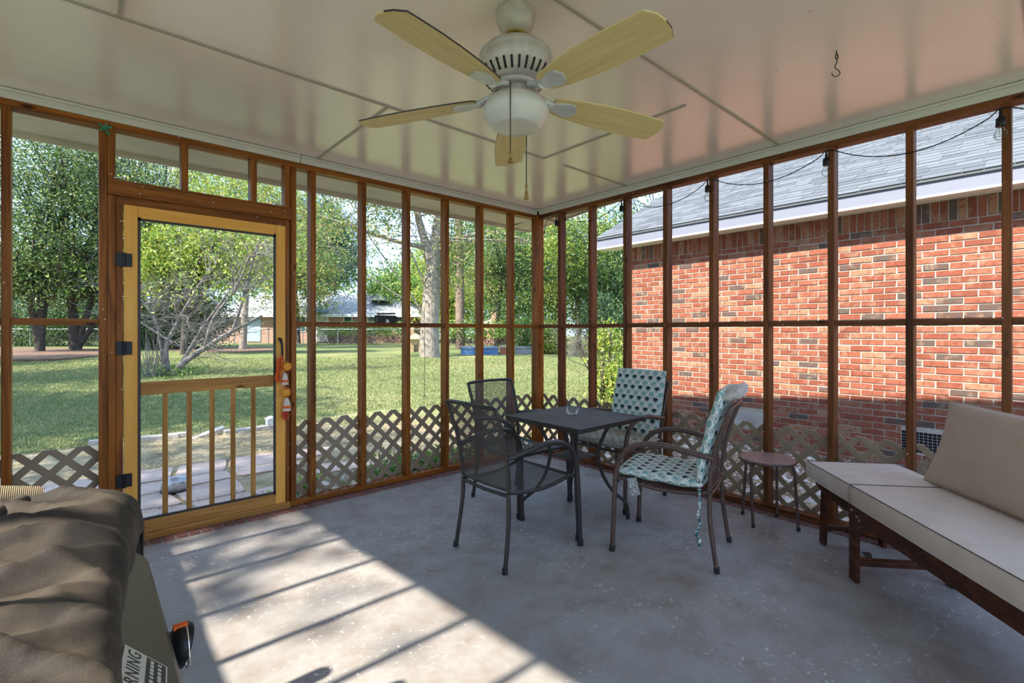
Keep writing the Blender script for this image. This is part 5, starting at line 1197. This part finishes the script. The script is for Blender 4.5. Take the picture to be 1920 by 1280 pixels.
# ground cover and straw next to the porch
N = 2600; C = np.stack([rng.uniform(1.2,3.9,N), rng.uniform(YA+.16,YA+.55,N), rng.uniform(-.09,.22,N)**1.0], 1); cl = np.stack([rng.uniform(1.2,3.9,26), rng.uniform(YA+.28,YA+.6,26), np.full(26,.0)], 1)
C = cl[rng.integers(0,26,N)]+rng.normal(size=(N,3))*np.array([.09,.07,.07]); C[:,2] = np.abs(C[:,2])*1.2-.08; C[:,1] = np.maximum(C[:,1], YA+.17)
tag(link('ground_cover', fast_mesh('ground_cover', leaf_quads(C, .09, .028, -.5), 4, M_LEAF_MID)), 'low green ground cover growing just outside the lattice', 'ground cover', kind='stuff')
N = 26000; C = np.stack([rng.uniform(-.6,5.2,N), rng.uniform(4.0,7.8,N), np.full(N,-.090)], 1); keep = ((C[:,1]>6.0)&(rng.uniform(size=N)<.25+.35*np.clip(C[:,0],0,2)))|(rng.uniform(size=N)<.07); C = C[keep]; C[:,2] += rng.uniform(0,.035,len(C))
q_ = leaf_quads(C, .13, .007); q_[:,:,2] = C[:,None,2]+(q_[:,:,2]-C[:,None,2])*.25
tag(link('dry_straw', fast_mesh('dry_straw', q_, 4, M_STRAW)), 'dry straw and clippings scattered along the path', 'straw', kind='stuff')
# loose pebbles between porch and house
N = 2600; ico = np.array([(0,0,1),(.9,0,.3),(.28,.85,.3),(-.73,.53,.3),(-.73,-.53,.3),(.28,-.85,.3)]); fan_ = [(0,1,2),(0,2,3),(0,3,4),(0,4,5),(0,5,1)]
C = np.stack([np.concatenate([rng.uniform(3.9,6.1,N-700), rng.uniform(-.8,3.8,700)]), np.concatenate([rng.uniform(-1,4.6,N-700), rng.uniform(3.95,4.7,700)]), np.full(N,-.112)], 1); s = rng.uniform(.012,.042,(N,1,1))*np.array([[[1.2,1,.8]]])
th = rng.uniform(0,6.28,N); co, si = np.cos(th), np.sin(th); P = ico[None]*s; X = P[:,:,0]*co[:,None]-P[:,:,1]*si[:,None]; Y = P[:,:,0]*si[:,None]+P[:,:,1]*co[:,None]; P = np.stack([X,Y,P[:,:,2]],2)+C[:,None]
tri = np.concatenate([P[:,list(f)] for f in fan_], 0)
k = NT('loose_pebble'); wn = k.n('ShaderNodeTexWhiteNoise'); vv = k.n('ShaderNodeTexVoronoi'); k.l(k.pos(), vv.inputs[0]); vv.inputs['Scale'].default_value = 9; k.l(vv.outputs['Color'], wn.inputs[0]); k.color(k.ramp(wn.outputs['Value'], [(0,(.20,.14,.11)), (.5,(.46,.40,.35)), (1,(.66,.62,.57))])).set(.85)
tag(link('pebbles', fast_mesh('pebbles', tri, 3, k.m)), 'loose pebbles on the ground between porch and brick house', 'pebbles', kind='stuff')
# grass blades on the nearer lawn
N = 170000; d = 5.6+13*rng.uniform(0,1,N)**1.25; px = rng.uniform(-40,1160,N); l = (px-960)/FPX*d; x = d*SA+l*CA; y = d*CA-l*SA
edge_ = np.interp(x, [-3,.25,2,3.4,4.6,6.6,7], [8,7.9,7.6,8.05,7.55,6.3,4]); ok = (y > edge_+.1*np.sin(x*5)); x, y, d = x[ok], y[ok], d[ok]; z = -.12+.42*np.clip((d-7)/12,0,1)
N = len(x); hgt = rng.uniform(.02,.045,N); a = rng.uniform(0,6.28,N); w = .004+.0005*d; bx_, by_ = np.cos(a)*w, np.sin(a)*w; lx, ly = rng.normal(size=N)*.02, rng.normal(size=N)*.02
tri = np.stack([np.stack([x-bx_,y-by_,z-.005],1), np.stack([x+bx_,y+by_,z-.005],1), np.stack([x+lx,y+ly,z+hgt],1)],1)
tag(link('grass', fast_mesh('grass', tri, 3, M_GRASS)), 'short mown grass covering the back yard', 'grass', kind='stuff')
